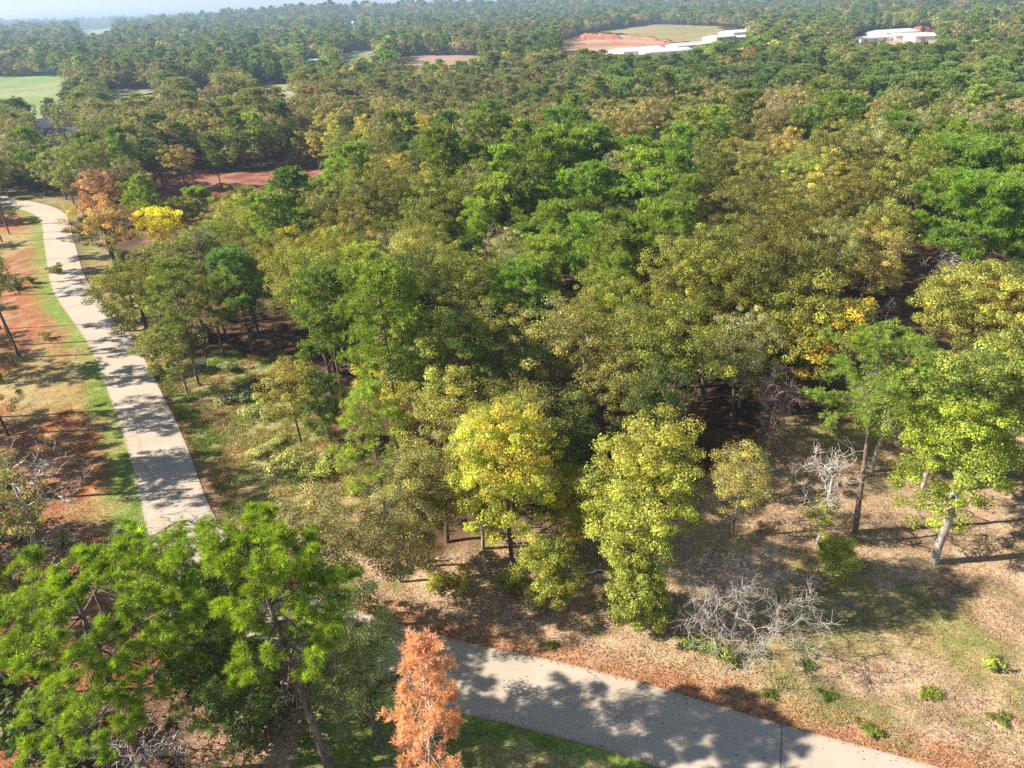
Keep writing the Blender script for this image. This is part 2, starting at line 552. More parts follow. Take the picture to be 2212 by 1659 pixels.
def dead_tree(seed, h=9, rw=4, depth=0.6, n=60, twigs=5, r0=0.16, lean=(0, 0), crook=0.2, low=0.5, tw=0.9, rx=None, tip=0.012, cshift=(0, 0), rzdn=None):
    rng = np.random.default_rng(seed)
    base = h * (1 - depth)
    tp = trunk_line(rng, h * (1 - depth * 0.5), lean, 0.08, 7)
    cz = base + h * depth * low
    C = lobed_points(rng, n, np.array([lean[0] + cshift[0], lean[1] + cshift[1], cz]), (rx or rw, rw, h - cz), rzdn or (cz - base), 8, 0.35, 0.4, 0.35)
    P, par = grow(rng, tp, C, 0.5, crook * 0.6, 3, base * 0.4)
    P = list(P); par = list(par); n0 = len(P); pa = np.array(par)
    for i in range(8, n0):
        for k in range(rng.integers(1, twigs)):
            d = unit(unit(P[i] - P[pa[i]]) * 0.7 + rng.normal(0, 0.75, 3))
            q = P[i] + d * tw * rng.uniform(0.35, 1); P.append(q); par.append(i); j = len(P) - 1
            if rng.random() < 0.6:
                P.append(q + unit(d + rng.normal(0, .6, 3)) * tw * rng.uniform(.2, .6)); par.append(j)
            if rng.random() < 0.4:
                P.append(q + unit(d + rng.normal(0, .8, 3)) * tw * rng.uniform(.2, .5)); par.append(j)
    P = np.array(P); par = np.array(par)
    r = radii(P, par, r0, tip, 2.2)
    big, small = MB(), MB()
    wood(big, P, par, r, 0, sel=r >= tip * 1.8)
    wood(small, P, par, r, 0, sel=r < tip * 1.8)
    return big, small


# ------------------------------------------------------------------ tree placement
placed = []            # (x, y, r) of every tree already standing


def stand(name, label, cat, x, y, parts, tint=(1, 1, 1), rz=0.0, group=None, z=None, scale=1.0):
    """Empty at the base of the trunk with its part meshes: parts = [(part name, MB or mesh, material)]"""
    z = float(terrain(x, y)) if z is None else z
    t = empty(name, (x, y, z - 0.05), rz)
    t.scale = (scale,) * 3
    tag(t, label, cat, group)
    for pn, mb, mt in parts:
        me = mb.mesh(pn, [mt], smooth=(pn == 'trunk')) if isinstance(mb, MB) else mb
        o = bpy.data.objects.new(pn, me)
        o.color = (*tint, 1)
        link(o, t)
    return t

# ------------------------------------------------------------------ road
CL = np.array([(-175, 203), (-152, 196), (-132, 185), (-113, 170.5), (-96.1, 144.7), (-78.9, 117.6), (-60.1, 93.8), (-46.9, 74.6), (-39.0, 62.5), (-31.0, 49.5),
               (-23.5, 41.5), (-14.5, 36.6), (-5.5, 33), (1.3, 30.9), (7.6, 28.7), (15.8, 25.3), (26.4, 21.2), (42, 13.5), (70, -3)], float)


def catmull(P, k=10):
    out = []
    Q = np.vstack([2 * P[0] - P[1], P, 2 * P[-1] - P[-2]])
    for i in range(1, len(Q) - 2):
        for t in np.linspace(0, 1, k, endpoint=False):
            a, b, c, d = Q[i - 1], Q[i], Q[i + 1], Q[i + 2]
            out.append(0.5 * ((2 * b) + (c - a) * t + (2 * a - 5 * b + 4 * c - d) * t * t + (3 * b - a - 3 * c + d) * t ** 3))
    out.append(P[-1])
    return np.array(out)


RL = catmull(CL, 8)
HALF = 2.8


def road_dist(x, y):
    """distance to the centre line, signed: + on the left-hand / outer side (towards -x), - on the right; and arc parameter"""
    x = np.asarray(x, float).ravel(); y = np.asarray(y, float).ravel()
    best = np.full(len(x), 1e9); sg = np.ones(len(x)); par = np.zeros(len(x))
    for i in range(len(RL) - 1):
        a, b = RL[i], RL[i + 1]; d = b - a; L2 = d @ d
        t = np.clip(((x - a[0]) * d[0] + (y - a[1]) * d[1]) / L2, 0, 1)
        px = x - a[0] - t * d[0]; py = y - a[1] - t * d[1]
        ds = np.hypot(px, py); m = ds < best
        best[m] = ds[m]; sg[m] = np.sign(d[0] * py[m] - d[1] * px[m]) ; par[m] = i + t[m]
    return best, sg, par


def inpoly(x, y, poly):
    x = np.asarray(x, float); y = np.asarray(y, float)
    r = np.zeros(x.shape, bool); n = len(poly)
    for i in range(n):
        x1, y1 = poly[i]; x2, y2 = poly[(i + 1) % n]
        if y1 == y2: continue
        c = ((y1 > y) != (y2 > y)) & (x < (x2 - x1) * (y - y1) / (y2 - y1) + x1)
        r ^= c
    return r


def polydist(x, y, poly):
    """distance to a polygon's outline"""
    best = np.full(np.asarray(x).shape, 1e9)
    n = len(poly)
    for i in range(n):
        a = np.array(poly[i], float); b = np.array(poly[(i + 1) % n], float); d = b - a
        t = np.clip(((x - a[0]) * d[0] + (y - a[1]) * d[1]) / (d @ d + 1e-9), 0, 1)
        best = np.minimum(best, np.hypot(x - a[0] - t * d[0], y - a[1] - t * d[1]))
    return best


# ------------------------------------------------------------------ ground colours (albedo)
def mixc(c, k, t):
    t = np.clip(t, 0, 1)[:, None]
    return c * (1 - t) + np.array(k) * t


def ground_colour(x, y):
    x = x.ravel(); y = y.ravel()
    n1 = fbm(x / 9, y / 9, 3); n2 = fbm(x / 2.6, y / 2.6, 11, 3); n3 = fbm(x / 30, y / 30, 31); n4 = fbm(x / 1.1, y / 1.1, 41, 3)
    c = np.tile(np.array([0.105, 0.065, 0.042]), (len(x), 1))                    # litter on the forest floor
    c = mixc(c, (0.19, 0.11, 0.07), sstep(0.45, 0.7, n2) * 0.8)
    near = (np.hypot(x, y) < 330)
    xn, yn = x[near], y[near]
    ds, sg, pr = road_dist(xn, yn)
    cn = c[near]; a1, a2, a3, a4 = n1[near], n2[near], n3[near], n4[near]
    px, py, dd = proj(xn, yn, np.zeros(len(xn)))
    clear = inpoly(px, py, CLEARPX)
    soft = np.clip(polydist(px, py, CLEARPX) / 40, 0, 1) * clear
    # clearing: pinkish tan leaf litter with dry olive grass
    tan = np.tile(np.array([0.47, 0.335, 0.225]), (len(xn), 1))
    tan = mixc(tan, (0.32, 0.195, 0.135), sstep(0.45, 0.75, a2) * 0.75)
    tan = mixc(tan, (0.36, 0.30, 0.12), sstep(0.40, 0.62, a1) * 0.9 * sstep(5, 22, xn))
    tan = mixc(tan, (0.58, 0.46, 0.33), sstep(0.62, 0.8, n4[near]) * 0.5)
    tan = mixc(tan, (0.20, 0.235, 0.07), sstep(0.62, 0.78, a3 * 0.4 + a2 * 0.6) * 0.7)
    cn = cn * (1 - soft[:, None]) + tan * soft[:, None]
    # meadow right of the far road: straw and grey green
    mead = inpoly(px, py, MEADOW).astype(float) * np.clip(polydist(px, py, MEADOW) / 25, 0, 1)
    mc = np.tile(np.array([0.36, 0.31, 0.14]), (len(xn), 1))
    mc = mixc(mc, (0.24, 0.27, 0.10), sstep(0.4, 0.6, a1))
    mc = mixc(mc, (0.48, 0.28, 0.18), sstep(0.58, 0.72, a2) * 0.75)
    cn = cn * (1 - mead[:, None]) + mc * mead[:, None]
    outer = sg > 0        # which side of the road
    # strip on the outer side of the long stretch
    left = ((~outer) | False) & (xn < -16) & (yn < 230)
    lf = np.clip((30 - ds) / 12, 0, 1) * left * sstep(0, 14, (yn - 36) + (-16 - xn))
    sc = np.tile(np.array([0.40, 0.155, 0.075]), (len(xn), 1))
    sc = mixc(sc, (0.30, 0.15, 0.085), sstep(0.4, 0.7, a2) * 0.8)
    sc = mixc(sc, (0.40, 0.33, 0.15), sstep(0.47, 0.60, a1 * 0.5 + a3 * 0.5) * 0.85)
    sc = mixc(sc, (0.50, 0.39, 0.22), sstep(0.5, 0.62, n4[near]) * 0.45)
    gv = 1 - sstep(4.0, 6.2, ds + (a2 - 0.5) * 4)
    sc = mixc(sc, (0.20, 0.28, 0.06), gv)
    sc = mixc(sc, (0.36, 0.34, 0.13), gv * sstep(0.45, 0.6, a2) * 0.7)
    cn = cn * (1 - lf[:, None]) + sc * lf[:, None]
    # verge, inner side of the long stretch
    v = (~left) & (xn < -14) & (ds < 11) & (yn > 38)
    vv = v * (1 - sstep(6, 10.5, ds + (a2 - 0.5) * 3))
    vc = np.tile(np.array([0.22, 0.235, 0.08]), (len(xn), 1))
    vc = mixc(vc, (0.42, 0.26, 0.16), sstep(0.48, 0.66, a2) * 0.8)
    vc = mixc(vc, (0.46, 0.37, 0.22), (sstep(5.5, 7.5, ds)) * 0.6)
    vc = mixc(vc, (0.20, 0.10, 0.06), (1 - sstep(3.1, 4.4, ds + a2)) * 0.8)
    cn = cn * (1 - vv[:, None]) + vc * vv[:, None]
    # near road: rusty leaves along its far kerb, green grass this side
    near_s = (xn > -15) & (yn < 45)
    far_side = near_s & outer
    k = far_side * (1 - sstep(2.9, 4.6, ds + (a2 - 0.5) * 3.5))
    cn = mixc(cn, (0.40, 0.20, 0.11), k * 0.75)
    this = near_s & (~outer)
    gc = np.tile(np.array([0.22, 0.27, 0.07]), (len(xn), 1))
    gc = mixc(gc, (0.42, 0.35, 0.17), sstep(0.42, 0.62, a2) * 0.85)
    gc = mixc(gc, (0.20, 0.11, 0.06), sstep(7, 14, ds) * (xn < 2) * 0.8)
    gc = mixc(gc, (0.22, 0.32, 0.06), (1 - sstep(3.2, 4.6, ds + (a4 - 0.5) * 2)) * 0.9)
    cn[this] = gc[this]
    c[near] = cn
    # red clearing in the woods
    rx, ry = x, y
    pr_ = inpoly(rx, ry, REDCLEAR)
    rc = mixc(np.tile(np.array([0.25, 0.085, 0.06]), (len(x), 1)), (0.36, 0.19, 0.14), sstep(0.42, 0.6, n2))
    c[pr_] = rc[pr_]
    # far plains under the haze read as forest
    dist = np.hypot(x, y)
    fc = np.array([0.060, 0.072, 0.035])
    c = mixc(c, fc, sstep(400, 900, dist))
    wob = fbm(x / 260, y / 90, 77, 4)
    c = mixc(c, (0.15, 0.17, 0.08), sstep(3400, 3900, dist) * sstep(0.58, 0.66, wob) * 0.8)
    return c


CLEARPX = [(905, 1200), (1080, 1120), (1300, 1080), (1500, 1050), (1560, 985), (1690, 880), (1900, 900), (2212, 880), (2900, 860), (2900, 2600), (300, 2600), (430, 1230), (560, 1100)]
MEADOW = [(330, 815), (470, 745), (610, 770), (720, 930), (860, 1060), (930, 1230), (500, 1130)]
REDCLEAR = [at(285, 372), at(730, 366), at(725, 412, 9), at(560, 432, 9), at(290, 430, 9)]
GAP = [at(1850, 638), at(2010, 632), at(2030, 745), at(1850, 750)]


def axis(lo, hi, steps):
    """coordinates from piecewise spacing: steps = [(limit, spacing)...] measured from lo upward"""
    v = [lo]
    while v[-1] < hi:
        s = [sp for lim, sp in steps if v[-1] < lim]
        v.append(v[-1] + (s[0] if s else steps[-1][1]))
    return np.array(v)


gx = axis(-14000, 14000, [(-6000, 900), (-2500, 250), (-1000, 90), (-300, 30), (-140, 5), (-75, 1.5), (-10, 0.55), (50, 0.45), (75, 1.2), (150, 5), (500, 30), (1200, 80), (3000, 220), (20000, 900)])
gy = axis(-400, 16000, [(0, 40), (14, 2), (75, 0.45), (110, 0.9), (210, 2.0), (330, 6), (1000, 30), (1700, 45), (4000, 80), (7000, 300), (20000, 1000)])
GX, GY = np.meshgrid(gx, gy)
gz_ = terrain(GX, GY)
dist_ = np.hypot(GX, GY)
rd_ = np.full(GX.shape, 99.0)
nm = dist_ < 260
rd_[nm] = road_dist(GX[nm], GY[nm])[0]
gz_ = gz_ + sstep(3.0, 6.0, rd_) * (0.45 * (fbm(GX / 6, GY / 6, 8) - 0.5) + 0.16 * (fbm(GX / 1.3, GY / 1.3, 9, 2) - 0.5)) * (1 - sstep(200, 300, dist_)) * (1 - 0.75 * sstep(75, 110, dist_)) - 0.02
gz_ -= (dist_ > 9000) * (dist_ - 9000) * 0.004
mb = MB()
ny, nx = GX.shape
I = np.arange(ny * nx).reshape(ny, nx)
F = np.stack([I[:-1, :-1], I[:-1, 1:], I[1:, 1:], I[1:, :-1]], axis=-1).reshape(-1, 4)
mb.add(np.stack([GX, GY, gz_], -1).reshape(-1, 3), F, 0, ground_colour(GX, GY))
g = bpy.data.objects.new('ground', mb.mesh('ground', [M_GROUND], smooth=True))
tag(link(g), kind='structure')


def ground_z(x, y):
    """height of the modelled ground near the camera"""
    x = np.asarray(x, float); y = np.asarray(y, float)
    xi = np.clip(np.searchsorted(gx, x) - 1, 0, len(gx) - 2); yi = np.clip(np.searchsorted(gy, y) - 1, 0, len(gy) - 2)
    fx = (x - gx[xi]) / (gx[xi + 1] - gx[xi]); fy = (y - gy[yi]) / (gy[yi + 1] - gy[yi])
    return (gz_[yi, xi] * (1 - fx) + gz_[yi, xi + 1] * fx) * (1 - fy) + (gz_[yi + 1, xi] * (1 - fx) + gz_[yi + 1, xi + 1] * fx) * fy


# road slab: concrete with joints, rust-coloured tyre stain
def road_material():
    m, nt, out = new_mat('concrete_road')
    N, L = nt.nodes, nt.links
    tc = N.new('ShaderNodeTexCoord')
    uv = N.new('ShaderNodeUVMap'); uv.uv_map = 'UVMap'
    n1 = N.new('ShaderNodeTexNoise'); n1.inputs['Scale'].default_value = 0.25; n1.inputs['Detail'].default_value = 5
    n2 = N.new('ShaderNodeTexNoise'); n2.inputs['Scale'].default_value = 9; n2.inputs['Detail'].default_value = 6
    cr = N.new('ShaderNodeValToRGB')
    cr.color_ramp.elements[0].position = 0.3; cr.color_ramp.elements[0].color = (0.49, 0.415, 0.345, 1)
    cr.color_ramp.elements[1].position = 0.7; cr.color_ramp.elements[1].color = (0.57, 0.49, 0.415, 1)
    mr = N.new('ShaderNodeMapRange'); mr.inputs['From Min'].default_value = .3; mr.inputs['From Max'].default_value = .7
    mr.inputs['To Min'].default_value = .88; mr.inputs['To Max'].default_value = 1.08
    L.new(tc.outputs['Object'], n1.inputs[0]); L.new(tc.outputs['Object'], n2.inputs[0])
    L.new(n1.outputs[0], cr.inputs[0]); L.new(n2.outputs[0], mr.inputs[0])
    mx = N.new('ShaderNodeMix'); mx.data_type = 'RGBA'; mx.blend_type = 'MULTIPLY'; mx.inputs[0].default_value = 1
    L.new(cr.outputs[0], mx.inputs['A']); L.new(mr.outputs[0], mx.inputs['B'])
    # stain running along the slab: u = across (-2.8..2.8), v = along (m)
    sp = N.new('ShaderNodeSeparateXYZ'); L.new(uv.outputs[0], sp.inputs[0])

    def mth(op, a, b=None):
        q = N.new('ShaderNodeMath'); q.operation = op
        for k, s in enumerate((a, b)):
            if s is None: continue
            if isinstance(s, (int, float)): q.inputs[k].default_value = s
            else: L.new(s, q.inputs[k])
        return q.outputs[0]
    n3 = N.new('ShaderNodeTexNoise'); n3.inputs['Scale'].default_value = 0.12; L.new(tc.outputs['Object'], n3.inputs[0])
    ctr = mth('ADD', mth('MULTIPLY', mth('SUBTRACT', n3.outputs[0], 0.5), 3.0), -1.45)
    d = mth('ABSOLUTE', mth('SUBTRACT', sp.outputs[0], ctr))
    st = mth('MULTIPLY', mth('SUBTRACT', 1.0, mth('SMOOTH_MIN', mth('DIVIDE', d, 0.28), 1.0)), 0.35)
    st = mth('MAXIMUM', st, 0.0)
    mx2 = N.new('ShaderNodeMix'); mx2.data_type = 'RGBA'; L.new(st, mx2.inputs[0]); L.new(mx.outputs['Result'], mx2.inputs['A']); mx2.inputs['B'].default_value = (0.45, 0.26, 0.16, 1)
    # joints every 12 m
    jl = None
    for v0, wd in JOINTS:
        q = mth('LESS_THAN', mth('ABSOLUTE', mth('SUBTRACT', sp.outputs[1], v0)), wd)
        jl = q if jl is None else mth('MAXIMUM', jl, q)
    lo_, hi_ = JOINTS[0][0] - 1.0, JOINTS[0][0] + 22.0
    st = mth('MULTIPLY', st, mth('MULTIPLY', mth('GREATER_THAN', sp.outputs[1], lo_), mth('LESS_THAN', sp.outputs[1], hi_)))
    L.new(st, mx2.inputs[0])
    mx3 = N.new('ShaderNodeMix'); mx3.data_type = 'RGBA'; L.new(jl, mx3.inputs[0]); L.new(mx2.outputs['Result'], mx3.inputs['A']); mx3.inputs['B'].default_value = (0.16, 0.12, 0.10, 1)
    # dirt on the edges
    e = mth('MULTIPLY', mth('GREATER_THAN', mth('ADD', mth('ABSOLUTE', sp.outputs[0]), mth('MULTIPLY', mth('SUBTRACT', n2.outputs[0], 0.5), 1.2)), 2.68), 0.5)
    mx4 = N.new('ShaderNodeMix'); mx4.data_type = 'RGBA'; L.new(e, mx4.inputs[0]); L.new(mx3.outputs['Result'], mx4.inputs['A']); mx4.inputs['B'].default_value = (0.32, 0.22, 0.15, 1)
    p = N.new('ShaderNodeBsdfPrincipled'); p.inputs['Roughness'].default_value = 0.85; p.inputs['Specular IOR Level'].default_value = 0.2
    L.new(mx4.outputs['Result'], p.inputs['Base Color']); L.new(p.outputs[0], out.inputs[0])
    return m


arc = np.concatenate([[0], np.cumsum(np.linalg.norm(np.diff(RL, axis=0), axis=1))])


def arc_at(p):
    return float(np.interp(road_dist([p[0]], [p[1]])[2][0], np.arange(len(arc)), arc))


JOINTS = [(arc_at(at(320, 933)), 0.045), (arc_at((16.3, 26.5)), 0.035), (arc_at(at(205, 650)), 0.06), (arc_at(at(250, 760)), 0.04)]
t = unit(np.gradient(RL, axis=0))
nrm = np.stack([-t[:, 1], t[:, 0]], 1)          # to the left of travel (towards +y side on the near stretch)
arc = np.concatenate([[0], np.cumsum(np.linalg.norm(np.diff(RL, axis=0), axis=1))])
us = np.array([-2.8, -1.4, 0, 1.4, 2.8])
rv = []
for i, p in enumerate(RL):
    for u in us:
        q = p + nrm[i] * u
        rv.append((q[0], q[1], 0.05 + 0.02 * (1 - abs(u) / 2.8)))
    for u in (-2.83, 2.83):
        q = p + nrm[i] * u
        rv.append((q[0], q[1], -0.12))
rf = []
for i in range(len(RL) - 1):
    a, b = i * 7, (i + 1) * 7
    for k in range(4): rf.append((a + k, b + k, b + k + 1, a + k + 1))
    rf.append((a + 5, b + 5, b, a)); rf.append((a + 4, b + 4, b + 6, a + 6))
me = bpy.data.meshes.new('road'); me.from_pydata(rv, [], rf)
me.materials.append(road_material())
uvl = me.uv_layers.new(name='UVMap')
uu = np.tile(np.concatenate([us, [-2.8, 2.8]]), len(RL)); vv_ = np.repeat(arc, 7)
for lp in me.loops: uvl.data[lp.index].uv = (uu[lp.vertex_index], vv_[lp.vertex_index])
tag(link(bpy.data.objects.new('road', me)), kind='structure')

# ------------------------------------------------------------------ fields, dirt and pits in the distance
def sheet(name, pts, cell, colf, dz=0.35, bump=0.0, label=None):
    """ground-hugging sheet filling a world polygon"""
    P = np.array(pts)
    xs = np.arange(P[:, 0].min() - cell, P[:, 0].max() + cell * 2, cell); ys = np.arange(P[:, 1].min() - cell, P[:, 1].max() + cell * 2, cell)
    X, Y = np.meshgrid(xs, ys)
    Z = terrain(X, Y) + dz + bump * (fbm(X / (cell * 4), Y / (cell * 4), 5) - 0.3)
    I = np.arange(X.size).reshape(X.shape)
    F = np.stack([I[:-1, :-1], I[:-1, 1:], I[1:, 1:], I[1:, :-1]], -1).reshape(-1, 4)
    cx = (X[:-1, :-1] + X[1:, 1:]).ravel() / 2; cyy = (Y[:-1, :-1] + Y[1:, 1:]).ravel() / 2
    wob = (fbm(cx / 30, cyy / 30, 2) - .5) * cell * 3
    keep = inpoly(cx + wob, cyy + wob, pts)
    mb = MB(); mb.add(np.stack([X, Y, Z], -1).reshape(-1, 3), F[keep], 0, colf(X.ravel(), Y.ravel()))
    o = bpy.data.objects.new(name, mb.mesh(name, [M_FIELD], smooth=True)); tag(link(o), kind='structure')
    return o


def two(c1, c2, s, seed, lo=0.4, hi=0.6):
    return lambda x, y: mixc(np.tile(np.array(c1), (len(x), 1)), c2, sstep(lo, hi, fbm(x / s, y / s, seed)))


NT = 11.0       # tree-top height that hides the near edge of a far field
FIELDS = [
    ('field', [at(-260, 168), at(146, 167), at(150, 176, NT), at(112, 208, NT), at(-260, 212, NT)], two((0.23, 0.33, 0.12), (0.30, 0.34, 0.16), 60, 3)),
    ('field', [at(228, 195), at(338, 193), at(338, 207, NT), at(228, 207, NT)], two((0.30, 0.32, 0.15), (0.36, 0.34, 0.2), 30, 4)),
    ('field', [at(415, 196), at(470, 195), at(470, 202, NT), at(415, 202, NT)], two((0.30, 0.32, 0.15), (0.36, 0.34, 0.2), 30, 5)),
    ('field', [at(535, 184), at(640, 182), at(640, 190, NT), at(535, 192, NT)], two((0.30, 0.32, 0.15), (0.36, 0.34, 0.2), 30, 6)),
    ('field', [at(168, 66, -4), at(238, 61, -4), at(250, 66, 6), at(190, 76, 6)], two((0.34, 0.38, 0.20), (0.42, 0.40, 0.25), 60, 7)),
    ('field', [at(738, 121), at(762, 113), at(812, 107), at(814, 124, NT), at(775, 128, NT), at(735, 135, NT)], two((0.22, 0.30, 0.11), (0.30, 0.33, 0.15), 20, 8)),
    ('dirt_field', [at(864, 121), at(1040, 121), at(1040, 133, NT), at(862, 134, NT)], two((0.42, 0.27, 0.20), (0.34, 0.26, 0.18), 16, 9)),
    ('dirt_field', [at(1208, 96), at(1246, 77), at(1372, 77), at(1448, 92), at(1500, 96), at(1490, 118, 6), at(1200, 116, NT)], two((0.40, 0.20, 0.13), (0.52, 0.33, 0.23), 40, 10)),
    ('meadow', [at(1300, 70), at(1420, 51), at(1545, 58), at(1590, 78), at(1500, 98), at(1372, 79)], two((0.40, 0.31, 0.18), (0.32, 0.29, 0.14), 45, 11)),
    ('dirt_field', [at(1838, 84), at(1935, 68), at(2014, 63), at(2030, 80), at(2026, 97, 8), at(1830, 93, 8)], two((0.46, 0.24, 0.16), (0.50, 0.38, 0.28), 20, 12)),
]
for i, (nm_, pts, cf) in enumerate(FIELDS):
    sheet(nm_, [tuple(p) for p in pts], 9.0, cf, dz=0.35 + 0.2 * (i % 3) + (0.25 if i == 8 else 0))

M_REDDIRT = noise_material('red_dirt', (0.30, 0.10, 0.06), (0.46, 0.20, 0.12), 0.25, 0.95, 0.4)


def bank(name, p0, p1, h, depth, seed):
    """uneven cut bank of red earth running from p0 to p1"""
    rng = np.random.default_rng(seed)
    p0 = np.array(p0); p1 = np.array(p1); L = np.linalg.norm(p1 - p0); n = int(L / 3) + 2
    d = (p1 - p0) / L; q = np.array([-d[1], d[0]])
    if q[1] < 0: q = -q
    v = []; 
    for i in range(n):
        s = i / (n - 1); e = min(1, 5 * s, 5 * (1 - s)) * (0.7 + 0.5 * rng.random())
        for off, zz in ((-depth * .5, -0.3), (-depth * .15, h * 0.5), (0, h), (depth, h * 0.9), (depth * 2, -0.3)):
            w = p0 + d * L * s + q * (off + rng.normal(0, depth * .08))
            v.append((w[0], w[1], (zz * e if zz > 0 else zz) + 0.4 + rng.normal(0, 0.08)))
    f = [(i * 5 + k, (i + 1) * 5 + k, (i + 1) * 5 + k + 1, i * 5 + k + 1) for i in range(n - 1) for k in range(4)]
    me = bpy.data.meshes.new(name); me.from_pydata(v, [], f); me.materials.append(M_REDDIRT)
    for p in me.polygons: p.use_smooth = True
    return tag(link(bpy.data.objects.new(name, me)), kind='structure')


bank('dirt_bank', at(1240, 87), at(1345, 86), 6.5, 6, 1)
bank('dirt_bank', at(1345, 86), at(1420, 90), 3.5, 6, 2)
bank('dirt_bank', at(1425, 101), at(1500, 97), 3.5, 6, 3)
bank('dirt_bank', at(1975, 72), at(2014, 70), 6, 8, 4)
bank('dirt_bank', at(1613, 76), at(1636, 71), 7, 6, 5)

# ------------------------------------------------------------------ sheds, water tower, house
M_WHITE = noise_material('white_metal', (0.74, 0.75, 0.76), (0.84, 0.84, 0.84), 0.3, 0.45)
M_ROOFW = noise_material('white_roof', (0.72, 0.73, 0.74), (0.82, 0.82, 0.81), 0.2, 0.4)
M_DOOR = noise_material('grey_door', (0.30, 0.33, 0.36), (0.38, 0.40, 0.42), 1.0, 0.5)
M_DARKROOF = noise_material('dark_shingle', (0.05, 0.06, 0.08), (0.10, 0.11, 0.14), 2.0, 0.8)
M_ORANGEROOF = noise_material('orange_roof', (0.52, 0.20, 0.10), (0.62, 0.30, 0.16), 1.0, 0.7)
M_WALL = noise_material('pale_wall', (0.55, 0.50, 0.44), (0.66, 0.62, 0.56), 1.0, 0.8)


def mesh_obj(name, blocks, mat, parent=None):
    mb = MB()
    for v, f in blocks: mb.add(v, f)
    return link(bpy.data.objects.new(name, mb.mesh(name, [mat])), parent)


def gable(L, W, z0, rise, over, th=0.25):
    """two roof slopes with thickness, ridge along x"""
    out = []
    for s in (-1, 1):
        a = np.array([(-L / 2 - over, 0, z0 + rise), (L / 2 + over, 0, z0 + rise), (L / 2 + over, s * (W / 2 + over), z0 - rise * over / (W / 2)), (-L / 2 - over, s * (W / 2 + over), z0 - rise * over / (W / 2))])
        v = np.vstack([a, a + (0, 0, th)])
        f = np.array([(0, 1, 2, 3), (7, 6, 5, 4), (0, 4, 5, 1), (2, 6, 7, 3), (1, 5, 6, 2), (0, 3, 7, 4)])
        out.append((v, f))
    return out


def shed(name, label, cat, loc, L, W, H, rz, rise=None, roofm=None, wallm=None, doors=3, group=None, chimney=False):
    if name == 'warehouse': H *= 0.68; L *= 1.1
    rise = rise or W * 0.09
    e = empty(name, (loc[0], loc[1], float(terrain(*loc)) + 0.3), rz)
    tag(e, label, cat, group)
    wv = np.array([(-L/2, -W/2, 0), (L/2, -W/2, 0), (L/2, W/2, 0), (-L/2, W/2, 0), (-L/2, -W/2, H), (L/2, -W/2, H), (L/2, W/2, H), (-L/2, W/2, H), (-L/2, 0, H + rise - .02), (L/2, 0, H + rise - .02)])
    mb = MB(); mb.add(wv, np.array([(0, 1, 5, 4), (2, 3, 7, 6), (1, 2, 6, 5), (3, 0, 4, 7)]))
    mb.add(wv[[4, 7, 8]], np.array([(0, 1, 2)])); mb.add(wv[[5, 6, 9]], np.array([(0, 1, 2)]))
    link(bpy.data.objects.new('wall', mb.mesh('wall', [wallm or M_WHITE])), e)
    mesh_obj('roof', gable(L, W, H, rise, 0.5), roofm or M_ROOFW, e)
    for k in range(doors):
        x = -L / 2 + L * (k + 0.5) / doors
        mesh_obj('door', [cube_vf(min(4.0, L / doors * .5), 0.12, H * 0.72, (x, -W / 2 - 0.05, H * 0.36))], M_DOOR, e)
    return e


G1 = 'white metal warehouses beside the red pit'
shed('warehouse', 'long white warehouse with pitched roof, lowest and leftmost below the red dirt pit', 'warehouse', at(1374, 116, 2), 40, 22, 6.5, math.radians(30), group=G1)
shed('warehouse', 'long low white warehouse just right of the lowest one below the red pit', 'warehouse', at(1432, 115, 2), 42, 18, 5.0, math.radians(24), group=G1, doors=4)
shed('warehouse', 'small white warehouse standing taller between the two long low ones', 'warehouse', at(1476, 107, 2), 22, 18, 7.5, math.radians(22), group=G1, doors=2)
shed('warehouse', 'low white warehouse running up towards the corner of the brown meadow', 'warehouse', at(1508, 100, 2), 34, 16, 5.5, math.radians(38), group=G1)
shed('warehouse', 'small white warehouse at the right end of the brown meadow', 'warehouse', at(1553, 86, 2), 26, 18, 6.5, math.radians(34), group=G1, doors=2)
shed('warehouse', 'tall white warehouse beside the orange dirt bank, uppermost of its row', 'warehouse', at(1592, 79, 2), 30, 22, 9, math.radians(28), group=G1, doors=2)
shed('warehouse', 'long flat white warehouse in front of the uppermost one of its row', 'warehouse', at(1608, 82, 2), 46, 16, 4.5, math.radians(24), group=G1, doors=4)
G2 = 'white metal buildings on the dirt lot at the upper right'
shed('warehouse', 'large white warehouse with pale roof, highest of the group at the upper right', 'warehouse', at(1927, 75, 2), 38, 26, 6, math.radians(20), group=G2)
shed('warehouse', 'low white warehouse between the large one and the wide white one, upper right', 'warehouse', at(1962, 81, 2), 26, 18, 5.5, math.radians(-8), group=G2, doors=2)
shed('warehouse', 'wide white warehouse at the right end, below the orange dirt mound', 'warehouse', at(1997, 84, 2), 24, 24, 6.5, math.radians(-4), rise=2.0, group=G2, doors=2)
shed('warehouse', 'long low white shed roof trailing left from the large upper right warehouse', 'warehouse', at(1888, 84, 2), 42, 14, 4.5, math.radians(22), group=G2, doors=4)
shed('warehouse', 'low white shed half hidden in trees left of the green park', 'warehouse', at(683, 131, 3), 22, 12, 4.5, math.radians(4), doors=3)
shed('warehouse', 'tiny grey roofed building on the green park left of the pink dirt strip', 'building', at(745, 125, 2), 7, 7, 6.5, math.radians(12), doors=1, wallm=M_DOOR, roofm=M_DARKROOF)
shed('house', 'dark roofed house sunk in the trees near the left edge', 'house', at(150, 289, 4), 14, 9, 3.6, math.radians(8), rise=2.4, roofm=M_DARKROOF, wallm=M_WHITE, doors=1)
shed('house', 'house with an orange roof showing between trees right of the middle', 'house', at(1457, 262, 7), 9, 7, 6.0, math.radians(10), rise=1.8, roofm=M_ORANGEROOF, wallm=M_WALL, doors=1)

